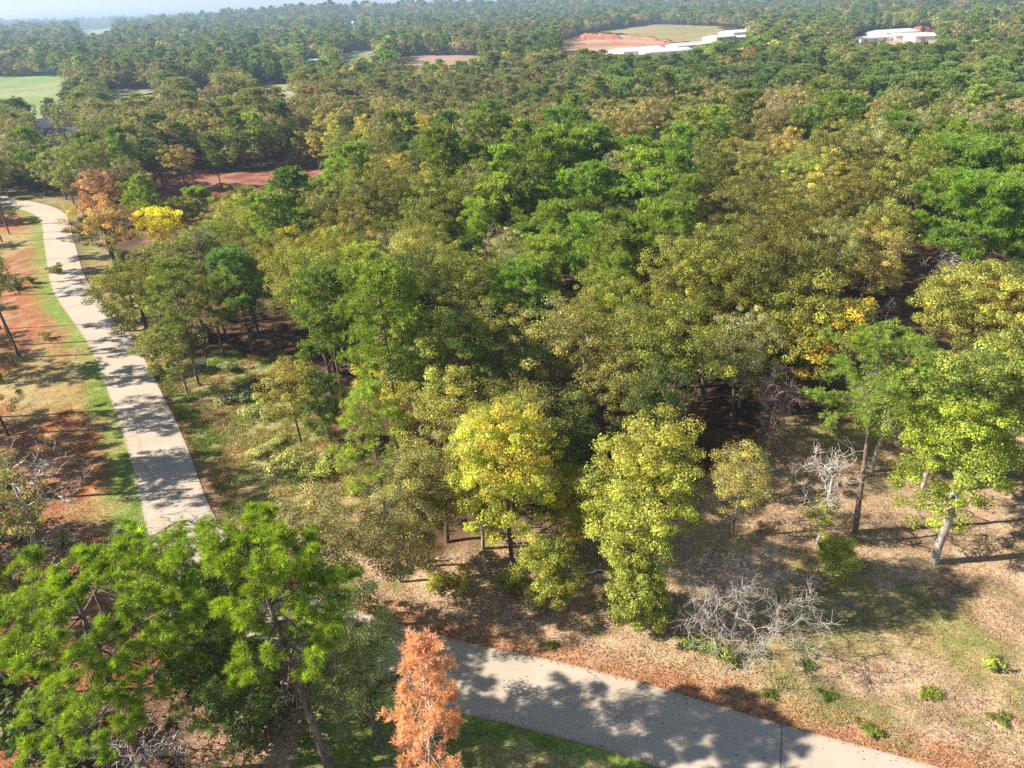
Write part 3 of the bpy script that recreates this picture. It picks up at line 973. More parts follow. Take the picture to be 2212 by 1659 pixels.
# white water tower
wx, wy = at(763, 45, 26.8)
wt = empty('water_tower', (wx, wy, float(terrain(wx, wy))))
tag(wt, 'white water tower on a slim column above the far treetops', 'water tower')
top_z = 22.5


def lathe(prof, n=20):
    prof = np.array(prof, float); a = np.arange(n) * 2 * math.pi / n
    v = np.stack([prof[:, None, 0] * np.cos(a), prof[:, None, 0] * np.sin(a), np.repeat(prof[:, 1:2], n, 1)], -1).reshape(-1, 3)
    m = len(prof)
    f = np.array([(i * n + k, i * n + (k + 1) % n, (i + 1) * n + (k + 1) % n, (i + 1) * n + k) for i in range(m - 1) for k in range(n)])
    return v, f


mesh_obj('column', [lathe([(1.4, 0), (1.0, 3), (0.62, 6), (0.6, 20.4), (1.1, 22.0)])], M_WHITE, wt)
mesh_obj('tank', [lathe([(1.0, 21.5), (1.8, 22.6), (2.5, 24.0), (2.6, 25.0), (2.1, 26.1), (1.1, 26.7), (0.01, 26.8)])], M_WHITE, wt)

# small white house front and gable near the left edge
shed('house', 'bright white gable poking up beside the dark roof near the left edge', 'house', at(92, 277, 4), 4, 4.5, 4.5, math.radians(70), rise=2.6, wallm=M_WHITE, roofm=M_ROOFW, doors=1)

# utility cabinet by the road
ux, uy = at(437, 797)
uc = empty('utility_cabinet', (ux, uy, 0), math.radians(12))
tag(uc, 'white topped green utility cabinet in the meadow right of the road', 'utility cabinet')
M_GREENBOX = noise_material('cabinet_green', (0.10, 0.15, 0.13), (0.14, 0.19, 0.17), 3, 0.5)
M_LID = noise_material('cabinet_lid', (0.62, 0.70, 0.68), (0.74, 0.80, 0.78), 2, 0.4)
mesh_obj('base', [cube_vf(1.5, 1.2, 0.16, (0, 0, 0.06))], M_WALL, uc)
mesh_obj('cabinet', [cube_vf(1.15, 0.85, 0.85, (0, 0, 0.56))], M_GREENBOX, uc)
mesh_obj('lid', [cube_vf(1.3, 1.0, 0.16, (0, 0, 1.05)), cube_vf(1.22, 0.92, 0.06, (0, 0, 0.95))], M_LID, uc)
mesh_obj('door', [cube_vf(0.9, 0.03, 0.62, (0, -0.437, 0.55))], M_GREENBOX, uc)

# ------------------------------------------------------------------ foliage colours (albedo)
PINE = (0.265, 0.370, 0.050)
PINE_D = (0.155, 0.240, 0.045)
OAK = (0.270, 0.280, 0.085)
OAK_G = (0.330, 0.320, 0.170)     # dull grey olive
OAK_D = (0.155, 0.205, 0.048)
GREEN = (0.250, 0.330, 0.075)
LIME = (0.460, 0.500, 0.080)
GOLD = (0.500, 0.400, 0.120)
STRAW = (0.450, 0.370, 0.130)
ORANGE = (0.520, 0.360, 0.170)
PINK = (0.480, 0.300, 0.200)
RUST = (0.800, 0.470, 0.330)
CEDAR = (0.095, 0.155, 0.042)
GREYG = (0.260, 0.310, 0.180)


def soft(t, k=0.02):
    """pull a foliage colour a little towards its own grey"""
    m = 0.3 * t[0] + 0.6 * t[1] + 0.1 * t[2]
    return tuple(float(q * (1 - k) + m * k) for q in t)


FEATURED = (131, 132, 133, 121, 142, 143, 144, 145, 146)      # crowns the photograph shows whole
featured = []


def leafy(name, label, cat, x, y, tint, seed, kind='d', group=None, bark=None, rz=None, **kw):
    rng = random.Random(seed)
    if kind == 'd':
        tb, cb = deciduous(seed, **kw); b = bark or M_BARK; lm = M_LEAF
    else:
        tb, cb = pine(seed, **kw); b = bark or M_PBARK; lm = M_NEEDLE
    placed.append((x, y, kw.get('rw', 4), kw.get('h', 12)))
    if seed in FEATURED: featured.append(placed[-1])
    return stand(name, label, cat, x, y, [('trunk', tb, b), ('crown', cb, lm)], soft(tint), rz or 0.0, group, z=float(ground_z(x, y)) if math.hypot(x, y) < 200 else None)


def bare(name, label, x, y, seed, mat=None, group=None, fol=None, cat='dead tree', **kw):
    big, small = dead_tree(seed, **kw)
    placed.append((x, y, kw.get('rw', 3), kw.get('h', 8)))
    m = mat or M_GREY
    parts = [('trunk', big, m), ('branches', small, m)]
    if fol: parts.append(('foliage', fol[0], M_LEAF))
    return stand(name, label, cat, x, y, parts, fol[1] if fol else (1, 1, 1), 0, group, z=float(ground_z(x, y)))


HI = dict(sides=(10, 6, 4))
# --- the big trees along the bottom of the photograph
leafy('pine_tree', 'tall green pine filling the lower left corner, its forked trunk leaning left', 'pine tree', -23.8, 25.8, (0.28, 0.40, 0.035), 101, 'p', h=16.8, rw=5.2, base=0.38, whorls=12, per=5,
      tufts=13, blades=38, ln=0.37, w=0.027, r0=0.34, lean=(0.1, 1.0), clump=0.5, gap=0.3, stubs=12, spread=0.25, shape=0.9, **HI)
leafy('pine_tree', 'tall green pine left of the dead orange one, trunk cut by the bottom edge', 'pine tree', -12.5, 26.1, (0.30, 0.42, 0.035), 102, 'p', h=19.3, rw=3.8, base=0.56, whorls=10, per=5,
      tufts=13, blades=38, ln=0.37, w=0.027, r0=0.29, lean=(-1.2, 0.3), clump=0.48, gap=0.2, stubs=12, spread=0.25, shape=0.8, **HI)
leafy('pine_tree', 'green pine just behind the lower left corner pine, its slim trunk against bare soil', 'pine tree', -23.2, 33.2, (0.28, 0.40, 0.04), 103, 'p', h=12.6, rw=3.4, base=0.42, whorls=12, per=6,
      tufts=7, blades=24, ln=0.36, w=0.034, r0=0.2, lean=(-.5, 0.3), clump=0.55, gap=0.2, stubs=5, spread=0.25, shape=0.9)
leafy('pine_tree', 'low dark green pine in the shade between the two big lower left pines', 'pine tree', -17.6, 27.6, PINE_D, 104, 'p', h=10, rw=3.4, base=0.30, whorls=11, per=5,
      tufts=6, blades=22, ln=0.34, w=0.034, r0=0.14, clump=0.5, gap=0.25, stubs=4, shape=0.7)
leafy('dead_pine_tree', 'dead pine with orange needles standing before the near road', 'dead pine', -5.6, 22.3, RUST, 105, 'p', h=16, rw=1.9, base=0.15, whorls=19, per=5,
      tufts=6, blades=22, ln=0.36, w=0.036, r0=0.14, lean=(0.8, 0.2), clump=0.42, gap=0.25, stubs=10, warm=0.1, spread=0.18, shape=0.35, droop=0.1, bark=M_GREY)
leafy('ivy_clad_tree', 'dark green ivy clad tree between the big pine and the dead orange pine', 'tree', -9.4, 27.4, (0.30, 0.37, 0.16), 106, h=14.5, rw=2.9, depth=0.88, n=120, leaves=170, leaf=0.15, clump=0.75,
      r0=0.24, lean=(-1.0, .6), low=0.5, warm=0.45, dmin=0.6, power=0.5, spread=0.3)
leafy('oak_tree', 'grey olive oak with pale forked trunk rising above the ivy clad tree', 'oak tree', -14.2, 37.2, OAK_G, 107, h=14, rw=3.9, depth=0.62, n=105, leaves=130, leaf=0.18, clump=0.8,
      r0=0.2, lean=(-.8, 0), warm=0.8, dmin=0.7, thin=0.12, bark=M_PALE)
leafy('oak_tree', 'thin grey olive oak overhanging the bend where the near road disappears', 'oak tree', -10.0, 42.0, OAK_G, 108, h=10.5, rw=3.8, depth=0.7, n=95, leaves=120, leaf=0.18, clump=0.8,
      r0=0.15, warm=0.8, dmin=0.7, cshift=(0.8, -1.5), bark=M_PALE)
leafy('oak_tree', 'narrow olive oak with a bare foot casting a thin shadow on tan litter', 'oak tree', -7.7, 43.6, OAK, 109, h=12.8, rw=2.3, depth=0.85, n=85, leaves=120, leaf=0.2, clump=0.75, r0=0.14, dmin=0.6, warm=0.4)
leafy('pine_tree', 'young pale green pine with a wispy crown at the foot of the meadow', 'pine tree', -12.5, 50.8, (0.367, 0.468, 0.084), 110, 'p', h=14.2, rw=3.4, base=0.22, whorls=13, per=5, tufts=6, blades=20, ln=0.40, w=0.04,
      r0=0.14, gap=0.3, clump=0.6, stubs=4, shape=0.4)
leafy('gum_tree', 'yellow green tree with an orange patch, its two dark stems above tan litter', 'gum tree', -0.5, 42.6, LIME, 111, h=17.3, rw=4.1, depth=0.78, n=190, leaves=120, leaf=0.21, clump=0.8, r0=0.2,
      lean=(-.4, 0), two=((1.15, 0.92, 1.0), 0.24, (0.1, -0.5, 0.9)), dmin=0.7, warm=0.35, power=0.45, low=0.55)
leafy('oak_tree', 'short dark green oak hanging over the litter below the orange patched tree', 'oak tree', 2.1, 38.0, (0.281, 0.312, 0.059), 112, h=8.2, rw=2.2, depth=0.9, n=75, leaves=120, leaf=0.18, clump=0.65, r0=0.1, dmin=0.55, warm=0.4)
leafy('gum_tree', 'broad golden topped gum tree right of the orange patched tree', 'gum tree', 8.5, 38.2, (0.40, 0.44, 0.09), 113, h=17.2, rw=4.0, depth=0.72, n=190, leaves=115, leaf=0.21, clump=0.85, r0=0.2,
      two=((1.08, 0.95, 1.0), 0.45, (0.2, 0, 1)), dmin=0.75, warm=0.25, lobe_amp=0.5, low=0.62)
leafy('gum_tree', 'bright lime green small gum tree in front of the golden one, beside white branches', 'gum tree', 8.6, 36.3, (0.34, 0.39, 0.08), 114, h=7.6, rw=2.3, depth=0.9, n=85, leaves=120, leaf=0.19, clump=0.65, r0=0.12,
      dmin=0.55, warm=0.3)
leafy('gum_tree', 'green gum tree joining the golden and the orange patched tree', 'gum tree', 5.0, 44.5, (0.389, 0.390, 0.076), 115, h=9.5, rw=2.9, depth=0.8, n=80, leaves=110, leaf=0.2, clump=0.75, r0=0.12, dmin=0.6, warm=0.6)
leafy('elm_tree', 'slim straw green tree with feathery crown and short pale trunk', 'elm tree', 19.0, 46.0, (0.458, 0.449, 0.134), 116, h=10.5, rw=2.6, depth=0.78, n=90, leaves=80, leaf=0.14, clump=0.75, r0=0.11,
      dmin=0.6, warm=0.5, spread=0.15, thin=0.05, bark=M_PALE)
leafy('pine_tree', 'tall open pine with a long bare leaning trunk in the right clearing', 'pine tree', 29.9, 45.9, (0.26, 0.37, 0.06), 117, 'p', h=19.6, rw=3.9, base=0.63, whorls=9, per=6, tufts=8, blades=22, ln=0.36, w=0.036,
      r0=0.26, lean=(-1.9, 0.0), gap=0.25, clump=0.6, stubs=5, shape=0.8, **HI)
leafy('oak_tree', 'bright green oak with a stout grey trunk, rightmost in the clearing', 'oak tree', 34.8, 42.0, (0.324, 0.410, 0.054), 118, h=16.5, rw=4.1, depth=0.76, n=150, leaves=120, leaf=0.22, clump=0.85, r0=0.32, lean=(-0.5, 0), cshift=(-0.9, 0),
      dmin=0.75, warm=0.35, low=0.62, power=0.4, bark=M_PALE, **HI)
leafy('oak_tree', 'green oak behind the rightmost one, its trunk leaning in the shade', 'oak tree', 38.6, 51.0, GREEN, 119, h=15.5, rw=5.0, depth=0.6, n=140, leaves=110, leaf=0.24, clump=0.95, r0=0.22, dmin=0.9, warm=0.5, bark=M_PALE)
leafy('oak_tree', 'green oak showing two short trunks behind the open pine', 'oak tree', 35.5, 54.5, GREEN, 120, h=12, rw=3.8, depth=0.6, n=90, leaves=110, leaf=0.24, clump=0.9, r0=0.2, dmin=0.9, warm=0.5, bark=M_PALE)
X, Y = at(2120, 640, 11)
leafy('hickory_tree', 'large yellow green hickory at the right edge, orange at its right side', 'hickory tree', X, Y, (0.34, 0.36, 0.085), 121, h=15.5, rw=6.6, depth=0.66, n=190, leaves=120, leaf=0.27, clump=1.05, r0=0.28, dmin=1.0,
      two=((1.35, 0.75, 0.9), 0.3, (0.9, -0.3, 0.2)), warm=0.35)
X, Y = at(2205, 800, 11)
leafy('hickory_tree', 'yellow green hickory cut by the right edge below the large one', 'hickory tree', X, Y, (0.27, 0.33, 0.07), 122, h=14.5, rw=5.2, depth=0.66, n=140, leaves=115, leaf=0.26, clump=1.0, r0=0.25, dmin=1.0, warm=0.5)
X, Y = at(2060, 830, 10)
leafy('oak_tree', 'olive oak filling the gap between the open pine and the right edge', 'oak tree', X, Y, (0.367, 0.351, 0.084), 123, h=13, rw=4.4, depth=0.62, n=120, leaves=110, leaf=0.24, clump=0.95, r0=0.22, dmin=0.9, warm=0.55)

leafy('pine_tree', 'young green pine hiding the road bend left of the tall bottom pine', 'pine tree', *at(470, 1345, 3), PINE, 124, 'p', h=7.6, rw=3.0, base=0.2, whorls=12, per=6,
      tufts=7, blades=22, ln=0.36, w=0.034, r0=0.14, gap=0.15, clump=0.5, stubs=2, shape=0.5)
leafy('oak_tree', 'olive oak between the tall bottom pine and the road bend', 'oak tree', *at(600, 1330, 3), OAK, 125, h=10, rw=3.2, depth=0.8, n=80, leaves=110, leaf=0.18, clump=0.75, r0=0.14, dmin=0.6, warm=0.6)

# --- dead and leafless trees
bare('dead_tree', 'white leafless tree with ivy at its foot, left of the open pine', 25.9, 44.6, 201, h=10.2, rw=2.9, depth=0.62, n=50, twigs=4, r0=0.15, tw=0.8,
     fol=(deciduous(901, h=6, rw=1.1, depth=0.9, n=26, leaves=90, leaf=0.16, clump=0.55, dmin=0.4)[1], (0.346, 0.371, 0.101)))
bare('dead_tree', 'big spreading dead tree of drooping white branches above the near road', *at(1590, 1335, 2.0), 202, h=7.0, rw=6.0, depth=0.94, n=230, twigs=6, r0=0.10, tw=0.85, low=0.6, crook=0.2, tip=0.0065)
bare('dead_tree', 'pinkish leafless tree against the dark wood above the clearing', 26.1, 57.8, 203, mat=M_PINK, h=10.5, rw=2.3, depth=0.8, n=70, twigs=5, r0=0.14, tw=0.9)
bare('dead_tree', 'grey dead tree of crooked limbs at the left edge, leaning over red soil', -43.8, 47.5, 204, h=12, rw=4.6, depth=0.72, n=50, twigs=4, r0=0.2, lean=(1.0, 0), tw=1.0, crook=0.3, cshift=(1.0, 0))
bare('dead_tree', 'thin white dead saplings standing before the shaded road stretch', *at(352, 1285), 205, h=7.0, rw=1.3, depth=0.75, n=14, twigs=4, r0=0.06, tw=0.6, tip=0.014)
bare('dead_tree', 'low white dead sapling in front of the grass verge, left of its taller neighbour', *at(300, 1235), 206, h=5.6, rw=2.0, depth=0.75, n=20, twigs=4, r0=0.06, tw=0.6, tip=0.014)
bare('dead_tree', 'pale leafless crown at the top of the shaded gap on the right', *at(2050, 600, 4), 207, h=9, rw=4.0, depth=0.75, n=50, twigs=4, r0=0.18, tw=1.1, tip=0.02)
bare('dead_tree', 'thin pale dead stem standing alone in the shaded gap', *at(1905, 722), 208, h=5.5, rw=0.9, depth=0.7, n=7, twigs=3, r0=0.07, tw=0.6, tip=0.02)
bare('dead_tree', 'dead white stem inside the olive oaks above the far road', *at(780, 560, 3), 209, h=13, rw=2.0, depth=0.6, n=14, twigs=3, r0=0.16, tw=1.0, tip=0.03)
bare('fallen_tree', 'tangle of fallen grey branches at the left edge above the corner pine', *at(60, 1215), 210, cat='fallen tree', h=2.2, rw=4.6, rx=6, depth=0.95, n=60, twigs=4, r0=0.16, tw=1.0, crook=0.3)
bare('fallen_tree', 'bleached tangle of dead sticks under the lower left corner pine', *at(330, 1640, 0), 211, cat='fallen tree', h=3.2, rw=3.2, depth=0.95, n=60, twigs=4, r0=0.12, tw=0.9, crook=0.3)

# --- pines and oaks in front of the red clearing
for i, (px_, py_, h_, r_, k_, lab_) in enumerate([
        (640, 415, 13, 3.6, 'p', 'bright pine in front of the right end of the red clearing'),
        (688, 425, 12, 3.4, 'p', 'darker pine right of the bright one before the red clearing'),
        (602, 428, 10, 3.0, 'p', 'short pine left of the bright one before the red clearing'),
        (424, 432, 9, 3.0, 'p', 'lone bright pine before the left half of the red clearing'),
        (532, 424, 7, 2.2, 'p', 'smallest pine poking up before the middle of the red clearing'),
        (300, 420, 10, 3.4, 'p', 'green pine behind the orange topped oak'),
        (380, 452, 9, 4.2, 'd', 'olive oak below the left half of the red clearing'),
        (480, 445, 9, 4.4, 'd', 'olive oak below the middle of the red clearing'),
        (560, 448, 9, 4.4, 'd', 'golden olive oak below the middle of the red clearing')]):
    q = dict(h=h_, rw=r_, base=0.3, whorls=10, per=6, tufts=7, blades=11, ln=0.55, w=0.1, r0=0.2, gap=0.1, clump=0.7, stubs=0) if k_ == 'p' else dict(h=h_, rw=r_, depth=0.75, n=90, leaves=55, leaf=0.38, clump=0.9, r0=0.2, dmin=0.9)
    leafy('pine_tree' if k_ == 'p' else 'oak_tree', lab_, 'pine tree' if k_ == 'p' else 'oak tree', *at(px_, py_, h_ * 0.7), PINE if k_ == 'p' else OAK, 400 + i, k_, group='trees before the red clearing', **q)

# --- along the far road
leafy('oak_tree', 'olive oak whose crown reaches over the far road from its right side', 'oak tree', -52.0, 90.2, (0.255, 0.283, 0.059), 130, h=14.2, rw=5.2, depth=0.80, n=130, leaves=90, leaf=0.27, clump=0.95, r0=0.3, cshift=(-0.5, 0), dmin=1.0, warm=0.5)
leafy('oak_tree', 'orange topped oak with dark bare limbs beside the far road bend', 'oak tree', *at(250, 575), (0.46, 0.36, 0.15), 131, h=13.5, rw=7.0, depth=0.72, n=130, leaves=75, leaf=0.33, clump=1.0, r0=0.38, dmin=1.3,
      two=((1.15, 0.85, 1.0), 0.5, (0, 0, 1)), warm=0.5, thin=0.25)
leafy('maple_tree', 'pinkish orange maple behind the orange topped oak', 'maple tree', *at(228, 440, 4), PINK, 132, h=12, rw=4.6, depth=0.7, n=80, leaves=60, leaf=0.4, clump=1.1, r0=0.25, dmin=1.2, warm=0.5)
leafy('gum_tree', 'bright yellow small tree right of the orange topped oak', 'gum tree', *at(345, 490, 6), (0.774, 0.703, 0.059), 133, h=10.5, rw=4.6, depth=0.65, n=80, leaves=60, leaf=0.36, clump=1.0, r0=0.2, dmin=1.2, warm=0.2)
leafy('oak_tree', 'small grey olive oak with slanting trunk nearest the utility cabinet', 'oak tree', -41.1, 75.6, (0.282, 0.312, 0.101), 134, h=10.3, rw=3.4, depth=0.72, n=85, leaves=90, leaf=0.24, clump=0.85, r0=0.16, dmin=0.8, warm=0.5, cshift=(-1.0, 0), bark=M_PALE)
leafy('pine_tree', 'tall thin pine with a long bare trunk beside the utility cabinet', 'pine tree', -40.6, 78.0, (0.227, 0.283, 0.059), 135, 'p', h=17, rw=3.9, base=0.5, whorls=9, per=5, tufts=7, blades=16, ln=0.45, w=0.06, r0=0.18, lean=(0.6, 0), gap=0.3, clump=0.65, stubs=3)
leafy('pine_tree', 'soft green pine on twin bare trunks right of the tall thin pine', 'pine tree', -36.0, 86.0, (0.184, 0.322, 0.076), 136, 'p', h=15.5, rw=3.6, base=0.42, whorls=11, per=6, tufts=8, blades=16, ln=0.45, w=0.06, r0=0.18, gap=0.15, clump=0.65, stubs=3)
leafy('oak_tree', 'brownish olive young oak with slim trunk in the meadow', 'oak tree', -23.6, 63.4, (0.352, 0.342, 0.101), 137, h=11, rw=3.3, depth=0.68, n=80, leaves=80, leaf=0.22, clump=0.8, r0=0.12, dmin=0.75, warm=0.8)
leafy('cedar_tree', 'dark green cedar at the upper end of the meadow', 'cedar tree', -19.8, 62.2, (0.162, 0.244, 0.050), 138, h=9.8, rw=2.4, depth=0.85, n=90, leaves=90, leaf=0.2, clump=0.7, r0=0.12, dmin=0.6, warm=0.2)
leafy('gum_tree', 'pale yellow green gum at the wood edge above the wispy young pine', 'gum tree', *at(845, 850, 6), (0.562, 0.527, 0.118), 139, h=13.5, rw=3.6, depth=0.8, n=110, leaves=90, leaf=0.24, clump=0.85, r0=0.15, dmin=0.8, warm=0.5)
leafy('oak_tree', 'broad oak with white forking limbs in the centre of the wood', 'oak tree', *at(1190, 960), (0.290, 0.303, 0.101), 140, h=17, rw=7.0, depth=0.62, n=150, leaves=100, leaf=0.24, clump=0.95, r0=0.30, dmin=1.1, warm=0.7, thin=0.12, bark=M_PALE, **HI)
leafy('oak_tree', 'olive green oak with golden leaves on its right, left of the shaded gap', 'oak tree', *at(1730, 760, 8), (0.292, 0.303, 0.059), 141, h=16, rw=6.2, depth=0.68, n=160, leaves=95, leaf=0.28, clump=1.05, r0=0.32, dmin=1.1,
      two=((2.0, 1.45, 0.9), 0.22, (0.8, -0.6, -0.1)), warm=0.4)
leafy('elm_tree', 'straw coloured elm with feathery crown behind the shaded gap', 'elm tree', *at(1870, 600, 6), (0.475, 0.429, 0.143), 142, h=13, rw=5.0, depth=0.75, n=110, leaves=80, leaf=0.24, clump=1.0, r0=0.22, dmin=1.0, warm=0.5, bark=M_PALE)
leafy('pine_tree', 'large bright green pine near the right edge, lower of the pair', 'pine tree', *at(2110, 470, 13), (0.216, 0.351, 0.042), 143, 'p', h=19, rw=7.0, base=0.42, whorls=12, per=7, tufts=9, blades=14, ln=0.55, w=0.08, r0=0.3, gap=0.1, clump=0.8, stubs=2, shape=0.8)
leafy('pine_tree', 'large bright green pine near the right edge, upper of the pair', 'pine tree', *at(2060, 360, 14), (0.216, 0.351, 0.042), 144, 'p', h=19, rw=7.2, base=0.42, whorls=12, per=7, tufts=8, blades=12, ln=0.6, w=0.1, r0=0.3, gap=0.1, clump=0.85, stubs=2, shape=0.8)
leafy('pine_tree', 'single rounded green pine among olive oaks left of centre top', 'pine tree', *at(1125, 640, 10), (0.227, 0.371, 0.050), 145, 'p', h=14.5, rw=3.7, base=0.5, whorls=9, per=6, tufts=8, blades=14, ln=0.45, w=0.065, r0=0.2, gap=0.15, clump=0.7, stubs=2, shape=0.8)
leafy('gum_tree', 'vivid yellow tree standing out in the wood at the upper left', 'gum tree', *at(422, 268, 9), (0.736, 0.576, 0.056), 146, h=13, rw=5.5, depth=0.65, n=80, leaves=50, leaf=0.55, clump=1.2, r0=0.25, dmin=1.3, warm=0.2)

# --- trees just outside the left edge: their crowns touch the picture and their shadows cross the strip and the road
LT = 'trees along the left edge of the strip'
for i, (x, y, k, h, rw, tint, lab) in enumerate([
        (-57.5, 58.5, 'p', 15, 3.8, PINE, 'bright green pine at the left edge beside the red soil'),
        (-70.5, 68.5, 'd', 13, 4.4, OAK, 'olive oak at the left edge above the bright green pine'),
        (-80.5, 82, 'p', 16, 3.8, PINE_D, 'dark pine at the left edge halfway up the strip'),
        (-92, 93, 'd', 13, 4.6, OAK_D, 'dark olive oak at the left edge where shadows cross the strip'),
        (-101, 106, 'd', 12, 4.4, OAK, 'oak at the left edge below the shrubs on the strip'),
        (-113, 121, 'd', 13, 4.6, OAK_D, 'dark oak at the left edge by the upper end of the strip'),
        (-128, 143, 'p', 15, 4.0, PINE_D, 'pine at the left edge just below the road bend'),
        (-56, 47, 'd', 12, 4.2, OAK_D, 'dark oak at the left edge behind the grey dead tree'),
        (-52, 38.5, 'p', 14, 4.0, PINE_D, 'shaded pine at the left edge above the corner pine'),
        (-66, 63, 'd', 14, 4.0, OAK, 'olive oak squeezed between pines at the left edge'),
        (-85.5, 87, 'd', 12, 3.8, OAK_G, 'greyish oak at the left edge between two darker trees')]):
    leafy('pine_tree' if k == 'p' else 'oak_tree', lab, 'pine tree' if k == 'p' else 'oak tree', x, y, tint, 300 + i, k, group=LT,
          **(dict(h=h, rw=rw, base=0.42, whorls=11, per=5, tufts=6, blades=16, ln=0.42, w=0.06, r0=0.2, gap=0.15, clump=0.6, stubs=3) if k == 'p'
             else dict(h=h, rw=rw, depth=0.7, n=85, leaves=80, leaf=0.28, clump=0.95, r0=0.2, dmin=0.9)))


# ------------------------------------------------------------------ shared tree meshes for the wood
def lib(kind, lod, seed):
    """(trunk mesh, crown mesh) of one tree of the wood, base at the origin"""
    rng = random.Random(seed * 7 + lod)
    q = [(0, 150, 85, 0.20), (1, 110, 55, 0.29), (2, 30, 17, 1.0)][lod]
    n, lv, lf = q[1:]
    big = 1.0
    if kind == 'oak':
        tb, cb = deciduous(seed, h=13.5 + seed % 3, rw=4.3 + 0.35 * (seed % 4), depth=0.58, n=n, leaves=lv, leaf=lf, clump=0.78 + .08 * lod, r0=0.24, dmin=0.85, warm=0.5, lobe_amp=0.8, minr=0.02 * lod, sides=(6, 4, 3), thin=0.12)
    elif kind == 'gum':
        tb, cb = deciduous(seed, h=15, rw=2.7, depth=0.72, n=int(n * .75), leaves=lv, leaf=lf, clump=0.7 + .1 * lod, r0=0.18, dmin=0.8, warm=0.5, minr=0.02 * lod, sides=(6, 4, 3), low=0.45)
    elif kind == 'elm':      # feathery, half bare
        tb, cb = deciduous(seed, h=13, rw=3.7, depth=0.7, n=n, leaves=int(lv * .55), leaf=lf * .8, clump=0.85 + .1 * lod, r0=0.2, dmin=0.9, warm=0.7, minr=0.012 * lod, sides=(6, 4, 3), thin=0.15, spread=0.15)
    elif kind == 'cedar':
        tb, cb = deciduous(seed, h=10, rw=2.5, depth=0.88, n=int(n * .8), leaves=lv, leaf=lf * .9, clump=0.75 + .2 * lod, r0=0.15, dmin=0.6, warm=0.15, minr=0.02 * lod, sides=(6, 4, 3), low=0.35)
    elif kind == 'pine':
        P = [dict(whorls=12, per=6, tufts=7, blades=13, ln=0.46, w=0.065, clump=0.65), dict(whorls=9, per=6, tufts=6, blades=9, ln=0.6, w=0.13, clump=0.75),
             dict(whorls=6, per=5, tufts=3, blades=8, ln=1.0, w=0.34, clump=0.9)][lod]
        tb, cb = pine(seed, h=16.5, rw=3.0 + 0.3 * (seed % 3), base=0.48, r0=0.2, gap=0.15, stubs=3 - lod, minr=0.02 * lod, sides=(6, 4, 3), shape=0.8 if seed % 2 else 0.4, spread=0.22, **P)
    elif kind == 'bare':
        big_, small = dead_tree(seed, h=12, rw=3.6, depth=0.7, n=[50, 36, 16][lod], twigs=[4, 3, 3][lod], r0=0.17, tw=[1.1, 1.4, 2.0][lod], tip=[0.02, 0.035, 0.07][lod])
        return big_.mesh('trunk', [M_PALE], smooth=True), small.mesh('branches', [M_PINK if seed % 2 else M_PALE])
    return tb.mesh('trunk', [M_PBARK if kind == 'pine' else (M_PALE if seed % 3 == 0 else M_BARK)], smooth=True), cb.mesh('crown', [M_NEEDLE if kind == 'pine' else M_LEAF])


KINDS = ['oak', 'pine', 'gum', 'elm', 'cedar', 'bare']
LIB = {}
for ki, k in enumerate(KINDS):
    for lod, cnt in ((0, 4), (1, 4)):
        for s in range(cnt):
            LIB[(k, lod, s)] = lib(k, lod, 1000 + ki * 50 + lod * 10 + s)

